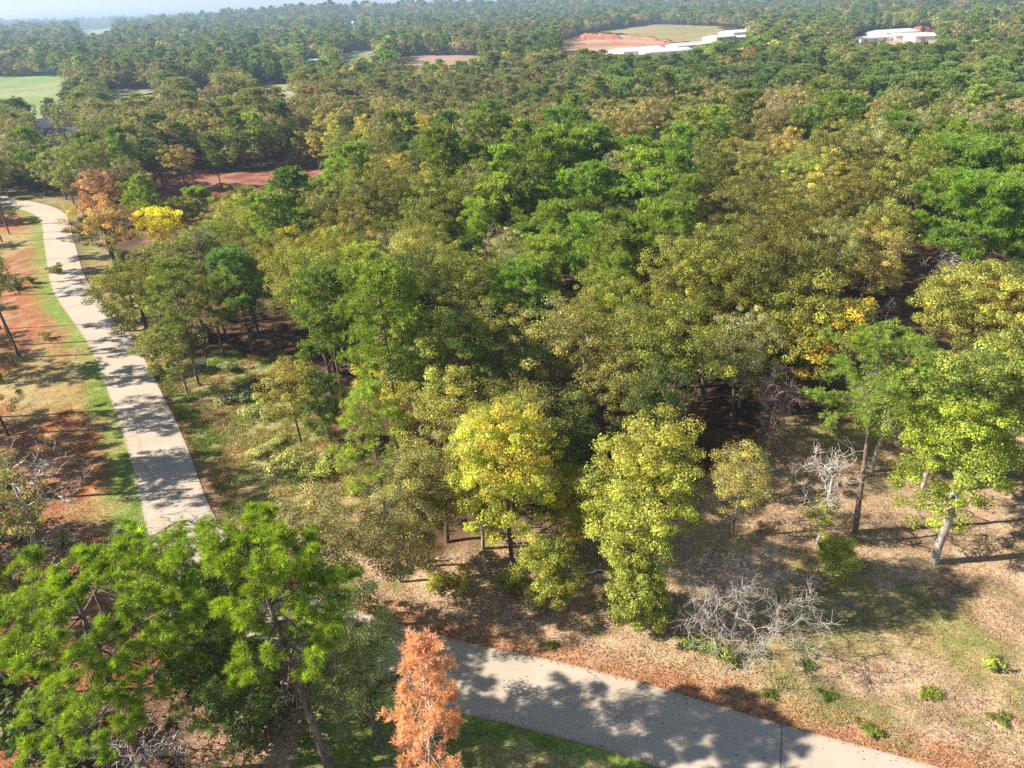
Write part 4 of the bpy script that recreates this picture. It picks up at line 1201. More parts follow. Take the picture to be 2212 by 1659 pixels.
# where each kind and hue grows, as ellipses read off the photograph: (cx, cy, rx, ry, weights oak pine gum elm cedar bare, hues)
PATCH = [
    # centre: bright pines
    (1240, 470, 300, 120, (1, 8, .5, .3, 0, .2), (0.253, 0.362, 0.047)),
    (1330, 560, 200, 110, (1, 7, .3, .1, .3, .2), (0.246, 0.352, 0.047)),
    (1120, 380, 160, 80, (1, 6, .5, .3, 0, .3), None),
    (660, 420, 110, 50, (.5, 8, .2, 0, 0, 0), (0.253, 0.362, 0.059)),
    (410, 425, 50, 30, (.5, 8, .2, 0, 0, 0), (0.253, 0.362, 0.067)),
    (530, 415, 40, 25, (.2, 8, .2, 0, 0, 0), None),
    (2090, 430, 130, 130, (.5, 8, 0, 0, 0, 0), (0.253, 0.362, 0.042)),
    (1000, 330, 90, 60, (1, 5, 1, .5, 0, .5), None),
    # olive gold oaks
    (620, 540, 330, 90, (10, .3, .2, .2, .3, .3), (0.284, 0.305, 0.067)),
    (820, 680, 330, 140, (10, .5, .3, .2, .2, .3), (0.294, 0.315, 0.070)),
    (880, 520, 130, 90, (10, .3, 0, .3, .3, .4), (0.237, 0.254, 0.059)),
    (1070, 560, 120, 80, (3, .5, .3, 3, 0, 2), (0.312, 0.335, 0.143)),
    (1750, 460, 330, 90, (10, .3, .4, .5, .3, .3), (0.275, 0.294, 0.070)),
    (1730, 560, 260, 80, (10, .3, .2, .3, .3, .3), (0.227, 0.243, 0.054)),
    (1560, 720, 260, 180, (10, .5, .3, .3, 1.5, .2), (0.265, 0.284, 0.059)),
    (1150, 820, 320, 120, (10, .2, .4, .4, .3, .2), (0.290, 0.312, 0.084)),
    (1450, 860, 300, 100, (8, .2, .6, .2, 2, .1), (0.259, 0.283, 0.054)),
    # yellows
    (700, 290, 90, 45, (1, 1, 9, .5, 0, .3), (0.569, 0.514, 0.107)),
    (985, 265, 110, 28, (1, 1, 8, .5, 0, .3), (0.539, 0.481, 0.093)),
    (900, 330, 50, 45, (1, 1, 6, 1, 0, 1), (0.494, 0.481, 0.114)),
    (820, 385, 80, 40, (2, .5, 1, 6, 0, 1), (0.433, 0.415, 0.122)),
    (1150, 330, 60, 40, (1, 3, 2, 1, 0, 1.5), (0.435, 0.258, 0.150)),
    (1560, 330, 260, 50, (4, 2, 1, 4, 0, 1), (0.359, 0.332, 0.122)),
    (1780, 240, 200, 50, (3, 1, 2, 4, 0, 1), (0.381, 0.299, 0.116)),
    (1640, 255, 60, 25, (1, 0, 1, 3, 0, 8), None),
    (2150, 290, 90, 40, (1, .5, 0, 2, 0, 8), (0.539, 0.498, 0.286)),
    (1380, 180, 350, 40, (3, 5, 1, .5, .5, .2), (0.183, 0.262, 0.076)),
    (1950, 190, 300, 40, (2, 5, .5, .5, .5, .2), (0.218, 0.312, 0.076)),
    # upper left: dull greens and greys
    (180, 230, 300, 60, (6, 1, .5, 2, 1, .8), (0.237, 0.254, 0.101)),
    (200, 330, 250, 60, (6, .5, 1, 3, 1, .5), (0.255, 0.273, 0.101)),
    (480, 300, 200, 50, (5, 2, 1, 2, 1, .8), (0.237, 0.254, 0.084)),
    (500, 350, 230, 25, (5, 3, .3, .3, 2, .5), (0.162, 0.185, 0.059)),
]
HUES = {'oak': [OAK, OAK_D, OAK_G, (0.264, 0.293, 0.076)], 'pine': [PINE, PINE_D, (0.197, 0.281, 0.050)], 'gum': [(0.33, 0.37, 0.08), (0.40, 0.34, 0.11), (0.493, 0.468, 0.118), (0.352, 0.390, 0.084)],
        'elm': [STRAW, (0.387, 0.371, 0.151), (0.299, 0.312, 0.151)], 'cedar': [CEDAR, (0.155, 0.221, 0.059)], 'bare': [(1, 1, 1)]}
DEFAULT = (5, 3.0, 0.8, 1.8, 0.6, 0.7)
ACCENT = [ORANGE, PINK, (0.672, 0.208, 0.096), GOLD]

PA = np.array([p[:4] for p in PATCH], float)


def choose(px, py, rng):
    """kind and hue of a tree whose crown shows at (px, py)"""
    w = np.array(DEFAULT, float) * 0.5
    e = ((px - PA[:, 0]) / PA[:, 2]) ** 2 + ((py - PA[:, 1]) / PA[:, 3]) ** 2
    hue = None
    ins = np.where(e < 1.4)[0]
    if len(ins):
        i = ins[np.argmin(e[ins])]
        w = w * 0.12 + np.array(PATCH[i][4], float); hue = PATCH[i][5]
    k = KINDS[rng.choice(6, p=w / w.sum())]
    main = KINDS[int(np.argmax(w))]
    if hue is None or (k != main and k in ('pine', 'cedar', 'bare', 'gum')) or (main in ('pine', 'gum') and k != main) or rng.random() < 0.22:
        hue = HUES[k][rng.integers(len(HUES[k]))]
    hue = np.array(hue) * np.exp(np.clip(rng.normal(0, 0.2), -.45, .25)) * (1 + np.clip(rng.normal(0, 0.07, 3), -.12, .12))
    if k != 'pine' and py < 420 and rng.random() < 0.02:
        hue = np.array(ACCENT[rng.integers(4)]) * 0.8
    return k, np.clip(hue, 0.01, 0.9)


# parts of the photograph that no crown of the wood may cover: (outline in photograph pixels)
VIS = [
    [(-80, 424), (125, 436), (170, 500), (215, 640), (330, 835), (470, 775), (600, 800), (700, 965), (835, 1080), (930, 1225), (1130, 1200), (1300, 1130), (1500, 1080), (1560, 1000), (1690, 945), (1900, 950), (2212, 985), (2500, 985), (2500, 1800), (-80, 1800)],
    [(1868, 660), (2000, 645), (2005, 735), (1880, 738)],
    [(330, 384), (560, 376), (715, 372), (712, 388), (600, 394), (560, 408), (500, 404), (330, 404)],
]
VISF = [[(-60, 166), (148, 167), (110, 207), (-60, 208)], [(232, 196), (335, 195), (335, 204), (232, 204)], [(417, 197), (468, 196), (468, 201), (417, 201)], [(537, 185), (636, 184), (636, 190), (537, 191)],
        [(170, 64), (240, 61), (248, 65), (190, 73)], [(738, 121), (764, 114), (812, 108), (813, 122), (775, 127), (738, 133)], [(866, 122), (1038, 122), (1038, 131), (866, 132)],
        [(1212, 96), (1246, 77), (1300, 68), (1420, 52), (1544, 58), (1615, 68), (1612, 84), (1535, 92), (1478, 102), (1470, 116), (1410, 121), (1336, 121), (1330, 113), (1215, 110)],
        [(1845, 84), (1904, 68), (1950, 66), (2014, 64), (2020, 90), (1980, 92), (1930, 88), (1850, 89)], [(664, 126), (702, 126), (702, 133), (664, 133)], [(130, 282), (172, 283), (172, 296), (130, 296)], [(78, 260), (104, 260), (104, 284), (78, 284)],
        [(752, 44), (774, 44), (774, 66), (752, 66)], [(1446, 257), (1470, 258), (1470, 267), (1446, 267)]]


def blocked(x, y, z0, h, rw):
    """arrays: does a tree cover one of the kept views"""
    bad = np.zeros(x.shape, bool)
    for polys in (VIS, VISF):
        for poly in polys:
            yb = max(p[1] for p in poly)
            for fz in ((0.0, 0.4, 0.7, 0.98) if polys is VIS else (0.3, 0.45, 0.6, 0.72, 0.84, 0.95, 1.03)):
                for fx in (-0.75, 0, 0.75):
                    px, py, dd = proj(x + fx * rw, y, z0 + h * fz)
                    bad |= inpoly(px, py, poly)
            # the base may not stand on it either
            px, py, dd = proj(x, y, z0)
            bad |= inpoly(px, py, poly)
    return bad


# ------------------------------------------------------------------ the wood, tree by tree
rngw = np.random.default_rng(77)
cell = 5.7
xs = np.arange(-190, 190, cell); ys = np.arange(46, 232, cell)
CX, CY = np.meshgrid(xs, ys)
CX = (CX + (np.arange(len(ys)) % 2)[:, None] * cell / 2 + rngw.uniform(-.36, .36, CX.shape) * cell).ravel()
CY = (CY + rngw.uniform(-.36, .36, CY.shape).ravel().reshape(CY.shape) * cell).ravel()
dist = np.hypot(CX, CY)
px, py, dd = proj(CX, CY, np.full(CX.shape, 9.0))
ok = (dd > 0) & (px > -110) & (px < 2320) & (py > -50) & (py < 1500) & (dist < 205)
CX, CY, px, py = CX[ok], CY[ok], px[ok], py[ok]
bad = blocked(CX, CY, 0.0, 14.0, 3.6)
rd, sg, _ = road_dist(CX, CY)
bad |= rd < 7.5
bad |= (sg < 0) & (CX < -20) & (rd < 26) & (CY < 175)
for poly in (REDCLEAR, GAP):
    bad |= inpoly(CX, CY, [tuple(p) for p in poly])
hp = np.array(placed)
for hx, hy, hr, hh in hp:
    bad |= np.hypot(CX - hx, CY - hy) < hr * 0.5 + 1.9
for hx, hy, hr, hh in featured:
    qx, qy, qd = [float(q) for q in proj(hx, hy, hh * 0.7)]
    ex, ey = hr * FPX / qd * 0.7, hh * 0.26 * FPX / qd
    for fz in (0.5, 0.75, 0.98):
        tx, ty, td = proj(CX, CY, 14 * fz)
        bad |= (td < qd - 1.0) & (np.abs(tx - qx) < ex + 2.4 * FPX / np.maximum(td, 1)) & (np.abs(ty - qy) < ey)
CX, CY, px, py = CX[~bad], CY[~bad], px[~bad], py[~bad]
NAMES = {'oak': ('oak_tree', 'oak tree'), 'pine': ('pine_tree', 'pine tree'), 'gum': ('gum_tree', 'gum tree'), 'elm': ('elm_tree', 'elm tree'), 'cedar': ('cedar_tree', 'cedar tree'), 'bare': ('leafless_tree', 'leafless tree')}
GROUPS = {'oak': 'oaks of the wood', 'pine': 'pines of the wood', 'gum': 'gum trees of the wood', 'elm': 'elms of the wood', 'cedar': 'cedars of the wood', 'bare': 'leafless trees of the wood'}


def hue_word(k, c):
    r, g, b = c
    if k == 'bare': return 'pale leafless tree'
    w = {'oak': 'oak', 'pine': 'pine', 'gum': 'gum', 'elm': 'elm', 'cedar': 'cedar'}[k]
    v = (r + g) / 2
    if r > 2.0 * g: q = 'reddish'
    elif r > 1.3 * g: q = 'orange'
    elif r > 1.05 * g: q = 'yellow' if v > .43 else 'tan' if v > .27 else 'brownish olive'
    elif r > 0.82 * g: q = 'yellow green' if v > .32 else 'olive' if v > .185 else 'dark olive'
    else: q = 'bright green' if g > .26 else 'green' if g > .19 else 'dark green'
    return q + ' ' + w


ONES = 'zero one two three four five six seven eight nine ten eleven twelve thirteen fourteen fifteen sixteen seventeen eighteen nineteen'.split()
TENS = '0 10 twenty thirty forty fifty sixty seventy eighty ninety hundred'.split()


def words(n):
    return ONES[n] if n < 20 else TENS[n // 10] + ('-' + ONES[n % 10] if n % 10 else '')


order = np.argsort(np.hypot(CX, CY))
counts = {}
used = set()
SPARE = []
for i in order:
    k, hue = choose(px[i], py[i], rngw)
    d = math.hypot(CX[i], CY[i])
    if counts.get(k, 0) >= 300:
        SPARE.append((CX[i], CY[i], k, hue)); continue
    counts[k] = counts.get(k, 0) + 1
    lod = 0 if d < 112 else 1
    v = int(rngw.integers(4))
    tm, cm = LIB[(k, lod, v)]
    s = float(np.clip(rngw.normal(0.96 if d < 100 else 0.90, 0.17), 0.55, 1.3))
    X, Y = float(CX[i]), float(CY[i])
    ax, ay, _ = proj(X, Y, 9.5)
    a = int(round(float(np.clip(ax / PW * 100, 0, 100)))); b = int(round(float(np.clip(ay / PH * 100, 0, 100))))
    lab = '%s in the wood, %s percent across and %s down the photo' % (hue_word(k, hue), words(a), words(b))
    if lab in used:
        lab = ('taller ' if s > 1 else 'smaller ') + lab
    if lab in used:
        lab = 'half hidden ' + lab
    used.add(lab)
    nm_, cat = NAMES[k]
    t = empty(nm_, (X, Y, float(ground_z(X, Y)) - 0.1), rngw.random() * 6.28)
    t.scale = (s * rngw.uniform(.9, 1.1), s * rngw.uniform(.9, 1.1), s * rngw.uniform(.92, 1.2))
    tag(t, lab, cat, GROUPS[k])
    for pn, me in (('trunk', tm), ('branches' if k == 'bare' else 'crown', cm)):
        o = bpy.data.objects.new(pn, me); o.color = (*soft(hue), 1); link(o, t)
print('wood trees', counts, flush=True)

# ------------------------------------------------------------------ the forest beyond: one mass of instanced trees
def combined(kind, seed, fine):
    """one far tree as a single mesh; fine ones stand within about 480 m"""
    mb = MB()
    if kind == 'pine':
        q = dict(tufts=5, blades=9, ln=0.66, w=0.17, whorls=8) if fine else dict(tufts=3, blades=8, ln=1.0, w=0.36, whorls=6)
        tb, cb = pine(seed, h=15.5, rw=3.3, base=0.42, per=5, clump=0.75, r0=0.2, gap=0.15, stubs=0, minr=0.06, sides=(4, 3, 3), spread=0.22, shape=0.8 if seed % 2 else 0.4, **q)
    elif kind == 'gum':
        q = dict(n=60, leaves=32, leaf=0.42, clump=0.85) if fine else dict(n=28, leaves=18, leaf=0.85, clump=1.15)
        tb, cb = deciduous(seed, h=14.5, rw=2.9, depth=0.75, r0=0.2, dmin=0.8, warm=0.5, minr=0.06, sides=(4, 3, 3), lobe_amp=0.4, **q)
    else:
        q = dict(n=80, leaves=34, leaf=0.44, clump=0.95) if fine else dict(n=36, leaves=18, leaf=0.92, clump=1.4)
        tb, cb = deciduous(seed, h=13, rw=4.4, depth=0.66, r0=0.25, dmin=1.1, warm=0.5, lobe_amp=0.55, minr=0.06, sides=(4, 3, 3), **q)
    for v, f, c in zip(tb.v, tb.f, tb.c):
        mb.v.append(v)
    mb.f = list(tb.f); mb.m = [np.zeros(len(f), np.int32) for f in tb.f]; mb.c = list(tb.c); mb.n = tb.n
    for v, f, c in zip(cb.v, cb.f, cb.c):
        mb.add(v, f - 0, 1, c)
    return mb.mesh('far_tree', [M_BARK, M_FAR])


SRC = []
for fine in (0, 1):
    for k, cnt in (('oak', 4), ('pine', 3), ('gum', 2)):
        for s in range(cnt):
            SRC.append((k, bpy.data.objects.new('far_%s' % k, combined(k, 4000 + 31 * len(SRC), fine))))

FX, FY = [], []
for d0, d1, c in ((205, 620, 5.7), (620, 1300, 7.6), (1300, 2100, 11.5), (2100, 3900, 18.0), (3900, 6500, 30.0)):
    n_x = int(2.0 * d1 / c); n_y = int((d1 - d0 * 0.7) / c) + 2
    X, Y = np.meshgrid((np.arange(n_x) - n_x / 2) * c, d0 * 0.7 + np.arange(n_y) * c)
    X = X + rngw.uniform(-.5, .5, X.shape) * c; Y = Y + rngw.uniform(-.5, .5, X.shape) * c
    D = np.hypot(X, Y)
    m = (D >= d0) & (D < d1)
    FX.append(X[m]); FY.append(Y[m])
FX = np.concatenate(FX); FY = np.concatenate(FY)
FZ = terrain(FX, FY)
px, py, dd = proj(FX, FY, FZ + 9)
D = np.hypot(FX, FY)
ok = (dd > 0) & (px > -200) & (px < 2412)
# thin patches and pasture far away
open_ = (fbm(FX / 300, FY / 110, 91, 3) > 0.67) & (D > 900) & (D < 2400)
ok &= ~open_
FX, FY, FZ, px, py, D = FX[ok], FY[ok], FZ[ok], px[ok], py[ok], D[ok]
sc = np.where(D < 620, 0.86, np.where(D < 1300, 1.0, np.where(D < 2100, 1.25, np.where(D < 3900, 1.65, 2.4)))) * np.clip(rngw.normal(1, .17, len(FX)) * (0.8 + 0.45 * fbm(FX / 60, FY / 60, 19, 2)), .55, 1.5)
bad = blocked(FX, FY, FZ, 13.5 * sc, 3.6 * sc)
for nm_, pts, cf in FIELDS:
    bad |= inpoly(FX, FY, [tuple(p) for p in pts])
FX, FY, FZ, px, py, D, sc = [a[~bad] for a in (FX, FY, FZ, px, py, D, sc)]
n = len(FX)
print('far trees', n, flush=True)
kidx = np.zeros(n, np.int32); tint = np.ones((n, 4), np.float32)
slots = {'oak': [0, 1, 2, 3], 'elm': [0, 1, 2, 3], 'bare': [0, 1, 2, 3], 'cedar': [4, 5, 6], 'pine': [4, 5, 6], 'gum': [7, 8]}
cl = fbm(FX / 55, FY / 90, 61, 3)
for i in range(n):
    k, hue = choose(px[i], py[i], rngw)
    if k == 'bare': hue = np.array((0.38, 0.30, 0.22))
    kidx[i] = slots[k][rngw.integers(len(slots[k]))] + (9 if D[i] < 480 else 0)
    tint[i, :3] = np.array(soft(hue)) * 1.12
grn = np.array([0.17, 0.225, 0.075])
t_ = (sstep(0.42, 0.62, cl) * 0.55)[:, None]
tint[:, :3] = tint[:, :3] * (1 - t_) + grn * t_
t_ = (sstep(0.50, 0.66, fbm(FX / 130, FY / 160, 67, 3)) * 0.6)[:, None]
tint[:, :3] = tint[:, :3] * (1 - t_) + np.array([0.33, 0.30, 0.13]) * t_

if SPARE:
    m_ = len(SPARE)
    FX = np.append(FX, [q[0] for q in SPARE]); FY = np.append(FY, [q[1] for q in SPARE]); FZ = np.append(FZ, np.zeros(m_)); sc = np.append(sc, np.full(m_, 0.88))
    kidx = np.append(kidx, [slots[q[2]][j % len(slots[q[2]])] + 9 for j, q in enumerate(SPARE)]).astype(np.int32)
    tint = np.vstack([tint, [[*q[3], 1] for q in SPARE]]).astype(np.float32)
    n += m_
    print('spare', m_)
me = bpy.data.meshes.new('distant_forest')
me.vertices.add(n)
me.vertices.foreach_set('co', np.stack([FX, FY, FZ - 0.3], 1).astype(np.float32).ravel())
a = me.attributes.new('kind_index', 'INT', 'POINT'); a.data.foreach_set('value', kidx)
a = me.attributes.new('turn', 'FLOAT', 'POINT'); a.data.foreach_set('value', rngw.uniform(0, 6.28, n).astype(np.float32))
a = me.attributes.new('size', 'FLOAT', 'POINT'); a.data.foreach_set('value', sc.astype(np.float32))
a = me.attributes.new('tint', 'FLOAT_COLOR', 'POINT'); a.data.foreach_set('color', tint.ravel())
df = bpy.data.objects.new('distant_forest', me)
tag(link(df), 'wooded country rolling away behind the near wood to the horizon', 'forest', kind='stuff')
ng = bpy.data.node_groups.new('forest_instances', 'GeometryNodeTree')
ng.interface.new_socket('Geometry', in_out='INPUT', socket_type='NodeSocketGeometry')
ng.interface.new_socket('Geometry', in_out='OUTPUT', socket_type='NodeSocketGeometry')
N, L = ng.nodes, ng.links
gi = N.new('NodeGroupInput'); go = N.new('NodeGroupOutput')
m2p = N.new('GeometryNodeMeshToPoints'); L.new(gi.outputs[0], m2p.inputs['Mesh'])


def named(nm_, ty):
    q = N.new('GeometryNodeInputNamedAttribute'); q.data_type = ty; q.inputs['Name'].default_value = nm_
    return q.outputs['Attribute']


ki, tu, si = named('kind_index', 'INT'), named('turn', 'FLOAT'), named('size', 'FLOAT')
cx_ = N.new('ShaderNodeCombineXYZ'); L.new(tu, cx_.inputs['Z'])
e2r = N.new('FunctionNodeEulerToRotation'); L.new(cx_.outputs[0], e2r.inputs[0])
join = N.new('GeometryNodeJoinGeometry')
for i, (k, ob) in enumerate(SRC):
    oi = N.new('GeometryNodeObjectInfo'); oi.inputs['Object'].default_value = ob
    cmpn = N.new('FunctionNodeCompare'); cmpn.data_type = 'INT'; cmpn.operation = 'EQUAL'
    L.new(ki, cmpn.inputs[2]); cmpn.inputs[3].default_value = i
    ip = N.new('GeometryNodeInstanceOnPoints')
    L.new(m2p.outputs[0], ip.inputs['Points']); L.new(cmpn.outputs[0], ip.inputs['Selection']); L.new(oi.outputs['Geometry'], ip.inputs['Instance'])
    L.new(e2r.outputs[0], ip.inputs['Rotation']); L.new(si, ip.inputs['Scale'])
    L.new(ip.outputs[0], join.inputs[0])
L.new(join.outputs[0], go.inputs[0])
md = df.modifiers.new('instances', 'NODES'); md.node_group = ng

# trees of the wood beyond the strip, just past the left edge: they throw the long shadows over the strip
rngl = np.random.default_rng(31)
for j, yy in enumerate(np.arange(34, 175, 6.6)):
    ex = min((abs(float(proj(q, yy, 12.0)[0])), q) for q in np.arange(-170.0, -20.0, 1.0))[1]      # the frame's edge at crown height
    for kx in (0,):
        X = ex - 3.6 - 7.5 * kx + rngl.uniform(-2, 2); Y = yy + rngl.uniform(-2, 2)
        if min(math.hypot(X - p[0], Y - p[1]) for p in placed) < 3.5 or road_dist([X], [Y])[0][0] < 9: continue
        k = 'pine' if rngl.random() < 0.5 else 'oak'
        tm, cm = LIB[(k, 1, int(rngl.integers(4)))]
        hue = np.array(HUES[k][rngl.integers(3)]) * rngl.uniform(.85, 1.15)
        t = empty(NAMES[k][0], (X, Y, float(ground_z(X, Y)) - 0.1), rngl.random() * 6.28)
        sx = rngl.uniform(0.6, 0.85); t.scale = (sx, sx, rngl.uniform(1.0, 1.3))
        ay = int(np.clip(proj(X, Y, 9)[1] / PH * 100, 0, 99))
        tag(t, '%s at the left edge, %s percent down the photo' % (hue_word(k, hue), words(ay)), NAMES[k][1], LT)
        for pn, me_ in (('trunk', tm), ('crown', cm)):
            o = bpy.data.objects.new(pn, me_); o.color = (*[float(q) for q in hue], 1); link(o, t)

# ------------------------------------------------------------------ shrubs
def shrub_mesh(seed, r=1.0, h=1.2, n=14, leaves=60, leaf=0.15):
    rng = np.random.default_rng(seed)
    C = np.stack([rng.normal(0, r * .45, n), rng.normal(0, r * .45, n), rng.uniform(0.15, 0.85, n) * h], 1)
    mb = MB(); V, F, Cc = leaf_cards(rng, C, np.full(n, r * .42), leaves, leaf, np.zeros(3), warm=0.3, spread=0.2)
    V[:, 2] = np.maximum(V[:, 2], 0.0)
    mb.add(V, F, 0, Cc)
    st = MB()
    v, f = tubes(np.zeros((n, 3)), C, np.full(n, .03), np.full(n, .01), 3); st.add(v, f)
    return mb, st


SHR = [tuple(m.mesh(nm_, [mt]) for m, nm_, mt in zip(shrub_mesh(50 + i), ('foliage', 'stems'), (M_LEAF, M_BARK))) for i in range(4)]


def shrub(x, y, s, tint, label, i=0, sz=1.0, group='shrubs', name='shrub', cat='shrub'):
    t = empty(name, (x, y, float(ground_z(x, y))), i * 1.7)
    t.scale = (s, s, s * sz); tag(t, label, cat, group)
    for me in SHR[i % 4]:
        o = bpy.data.objects.new(me.name.split('.')[0], me); o.color = (*tint, 1); link(o, t)


leafy('holly_bush', 'round light green bush at the foot of the white leafless tree', 'bush', 25.7, 40.7, (0.410, 0.468, 0.101), 160, h=4.4, rw=1.7, depth=0.96, n=60, leaves=110, leaf=0.15, clump=0.55, r0=0.07, dmin=0.4, warm=0.3)
SB = [
    (268, 560, 2.2, GREYG, 'small cedar green shrub on the strip left of the far road'),
    (120, 590, 1.6, OAK, 'olive shrub high on the strip left of the far road'),
    (38, 625, 1.8, CEDAR, 'dark shrub on the strip touching the left edge'),
    (70, 612, 1.2, OAK_D, 'small dark shrub on the strip beside the left edge one'),
    (100, 730, 1.1, OAK_G, 'thin shrub on the red strip midway along the road'),
    (515, 868, 3.0, GREYG, 'blue green shrub in the meadow left of the young oak'),
    (560, 835, 2.6, (0.281, 0.293, 0.134), 'grey green shrub below the twin trunked pine'),
    (500, 800, 2.2, (0.281, 0.293, 0.151), 'dusky shrub right of the utility cabinet'),
    (545, 895, 2.4, (0.475, 0.527, 0.252), 'pale blue green shrub in the upper meadow'),
    (590, 900, 2.2, (0.432, 0.488, 0.235), 'pale shrub next to the meadow oak trunk'),
    (620, 1010, 2.6, (0.454, 0.488, 0.202), 'soft green shrub in the lower meadow'),
    (560, 985, 2.0, (0.475, 0.488, 0.202), 'straw green shrub in the lower meadow, left of the soft green one'),
    (690, 1025, 2.4, (0.432, 0.508, 0.118), 'yellow green shrub left of the wispy young pine'),
    (650, 1045, 2.0, (0.324, 0.371, 0.118), 'green shrub at the shaded foot of the meadow'),
    (725, 990, 2.2, (0.367, 0.390, 0.134), 'olive shrub below the dark green cedar'),
    (600, 960, 1.8, (0.422, 0.449, 0.185), 'dry shrub in the middle of the meadow'),
    (760, 1060, 2.0, (0.432, 0.449, 0.134), 'green shrub at the foot of the wispy young pine'),
    (440, 735, 2.2, (0.302, 0.332, 0.151), 'grey green shrub between the pines behind the cabinet'),
    (480, 870, 1.4, (0.458, 0.468, 0.202), 'small dry shrub near the road verge in the meadow'),
    (940, 1270, 1.3, (0.432, 0.429, 0.101), 'yellow green low bush below the narrow oak'),
    (985, 1275, 1.2, (0.475, 0.468, 0.101), 'second yellow green low bush on the tan litter'),
    (1100, 1272, 1.2, (0.281, 0.332, 0.067), 'green low bush under the orange patched tree'),
    (1150, 1280, 1.0, (0.302, 0.351, 0.067), 'small green bush beside the trunks of the orange patched tree'),
    (1420, 1330, 1.3, (0.259, 0.332, 0.067), 'dark green bush at the foot of the lime gum tree'),
    (1500, 1405, 1.0, (0.259, 0.351, 0.067), 'green bush under the drooping white branches'),
    (1560, 1420, 1.1, (0.302, 0.390, 0.067), 'bright green bush under the drooping white branches'),
    (1640, 1410, 0.7, (0.346, 0.429, 0.067), 'small bright bush right of the drooping white branches'),
    (1740, 1440, 0.6, (0.173, 0.293, 0.050), 'small dark green sapling by the white branch tips'),
    (1790, 1512, 0.6, (0.194, 0.332, 0.050), 'small green sapling above the kerb of the near road'),
    (1660, 1500, 0.45, (0.302, 0.429, 0.067), 'tiny green sapling on rusty litter above the near road'),
    (1880, 1580, 0.75, (0.432, 0.547, 0.101), 'bright grassy tuft above the end of the near road'),
    (2010, 1505, 0.6, (0.432, 0.547, 0.084), 'yellow green tuft in the dry grass, lower right'),
    (2170, 1560, 0.7, (0.367, 0.468, 0.101), 'green tuft near the right edge, lowest of the tufts'),
    (2140, 1440, 0.8, (0.410, 0.508, 0.118), 'light green tuft near the right edge in dry grass'),
    (1190, 1395, 0.5, (0.216, 0.273, 0.067), 'small dark weed on rusty litter by the near road'),
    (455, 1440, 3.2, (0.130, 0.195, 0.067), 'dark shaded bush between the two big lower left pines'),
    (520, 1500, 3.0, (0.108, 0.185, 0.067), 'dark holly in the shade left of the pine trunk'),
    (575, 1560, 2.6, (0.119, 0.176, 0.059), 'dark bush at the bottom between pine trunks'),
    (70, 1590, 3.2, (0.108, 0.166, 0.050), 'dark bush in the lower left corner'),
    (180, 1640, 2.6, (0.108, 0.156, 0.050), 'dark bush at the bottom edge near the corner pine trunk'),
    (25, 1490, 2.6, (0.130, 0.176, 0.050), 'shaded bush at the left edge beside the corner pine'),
    (400, 1370, 2.2, (0.173, 0.234, 0.067), 'green bush behind the big lower left pines'),
    (40, 1165, 2.4, (0.281, 0.293, 0.101), 'olive bush at the left edge by the fallen branches'),
    (12, 1080, 2.6, (0.281, 0.312, 0.084), 'green bush at the left edge beside the grey dead tree'),
    (150, 1170, 1.0, (0.246, 0.273, 0.101), 'small dull bush right of the fallen branches'),
    (20, 1290, 2.0, (0.324, 0.312, 0.084), 'yellowish bush at the left edge below the fallen branches'),
]
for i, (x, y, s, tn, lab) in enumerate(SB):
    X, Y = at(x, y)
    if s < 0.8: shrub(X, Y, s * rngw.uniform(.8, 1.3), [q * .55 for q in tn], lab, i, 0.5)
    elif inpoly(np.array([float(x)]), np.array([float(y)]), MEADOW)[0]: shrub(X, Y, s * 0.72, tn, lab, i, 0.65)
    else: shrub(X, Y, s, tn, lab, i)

# fallen white branch lying on the litter
rngb = np.random.default_rng(5)
for (xa, ya), (xb, yb), lab in (((1225, 1245), (1345, 1232), 'bleached fallen branch lying on tan litter left of the lime gum tree'),
                                ((905, 1216), (985, 1208), 'dark log lying on tan litter beside the narrow oak'),
                                ((505, 1250), (400, 1290), 'dead branch lying across the road edge above the big pines')):
    A = np.array([*at(xa, ya), 0.15]); B = np.array([*at(xb, yb), 0.3])
    ts = np.linspace(0, 1, 8)[:, None]
    Pn = A + (B - A) * ts + rngb.normal(0, 0.08, (8, 3)); par = [-1, 0, 1, 2, 3, 4, 5, 6]
    Pn = list(Pn)
    for j in range(2, 8):
        Pn.append(Pn[j] + rngb.normal(0, 0.45, 3) * (1, 1, .5) + (0, 0, .25)); par.append(j)
    Pn = np.array(Pn); Pn[:, 2] = np.maximum(Pn[:, 2], 0.08); par = np.array(par)
    mb = MB(); wood(mb, Pn, par, radii(Pn, par, 0.11, 0.02), 0, sides=(6, 5, 4))
    o = bpy.data.objects.new('fallen_branch', mb.mesh('fallen_branch', [M_GREY])); tag(link(o), lab, 'fallen branch', 'fallen branches')

# ------------------------------------------------------------------ grass blades and leaf litter, where the ground is near enough to show them
rngg = np.random.default_rng(9)


def scatter_ground(n, ymax):
    x = rngg.uniform(-75, 70, n); y = 18 + (ymax - 18) * rngg.random(n) ** 1.3
    px, py, dd = proj(x, y, np.zeros(n))
    k = (px > -30) & (px < 2240) & (py < 1690) & (dd > 0)
    return x[k], y[k], px[k], py[k]


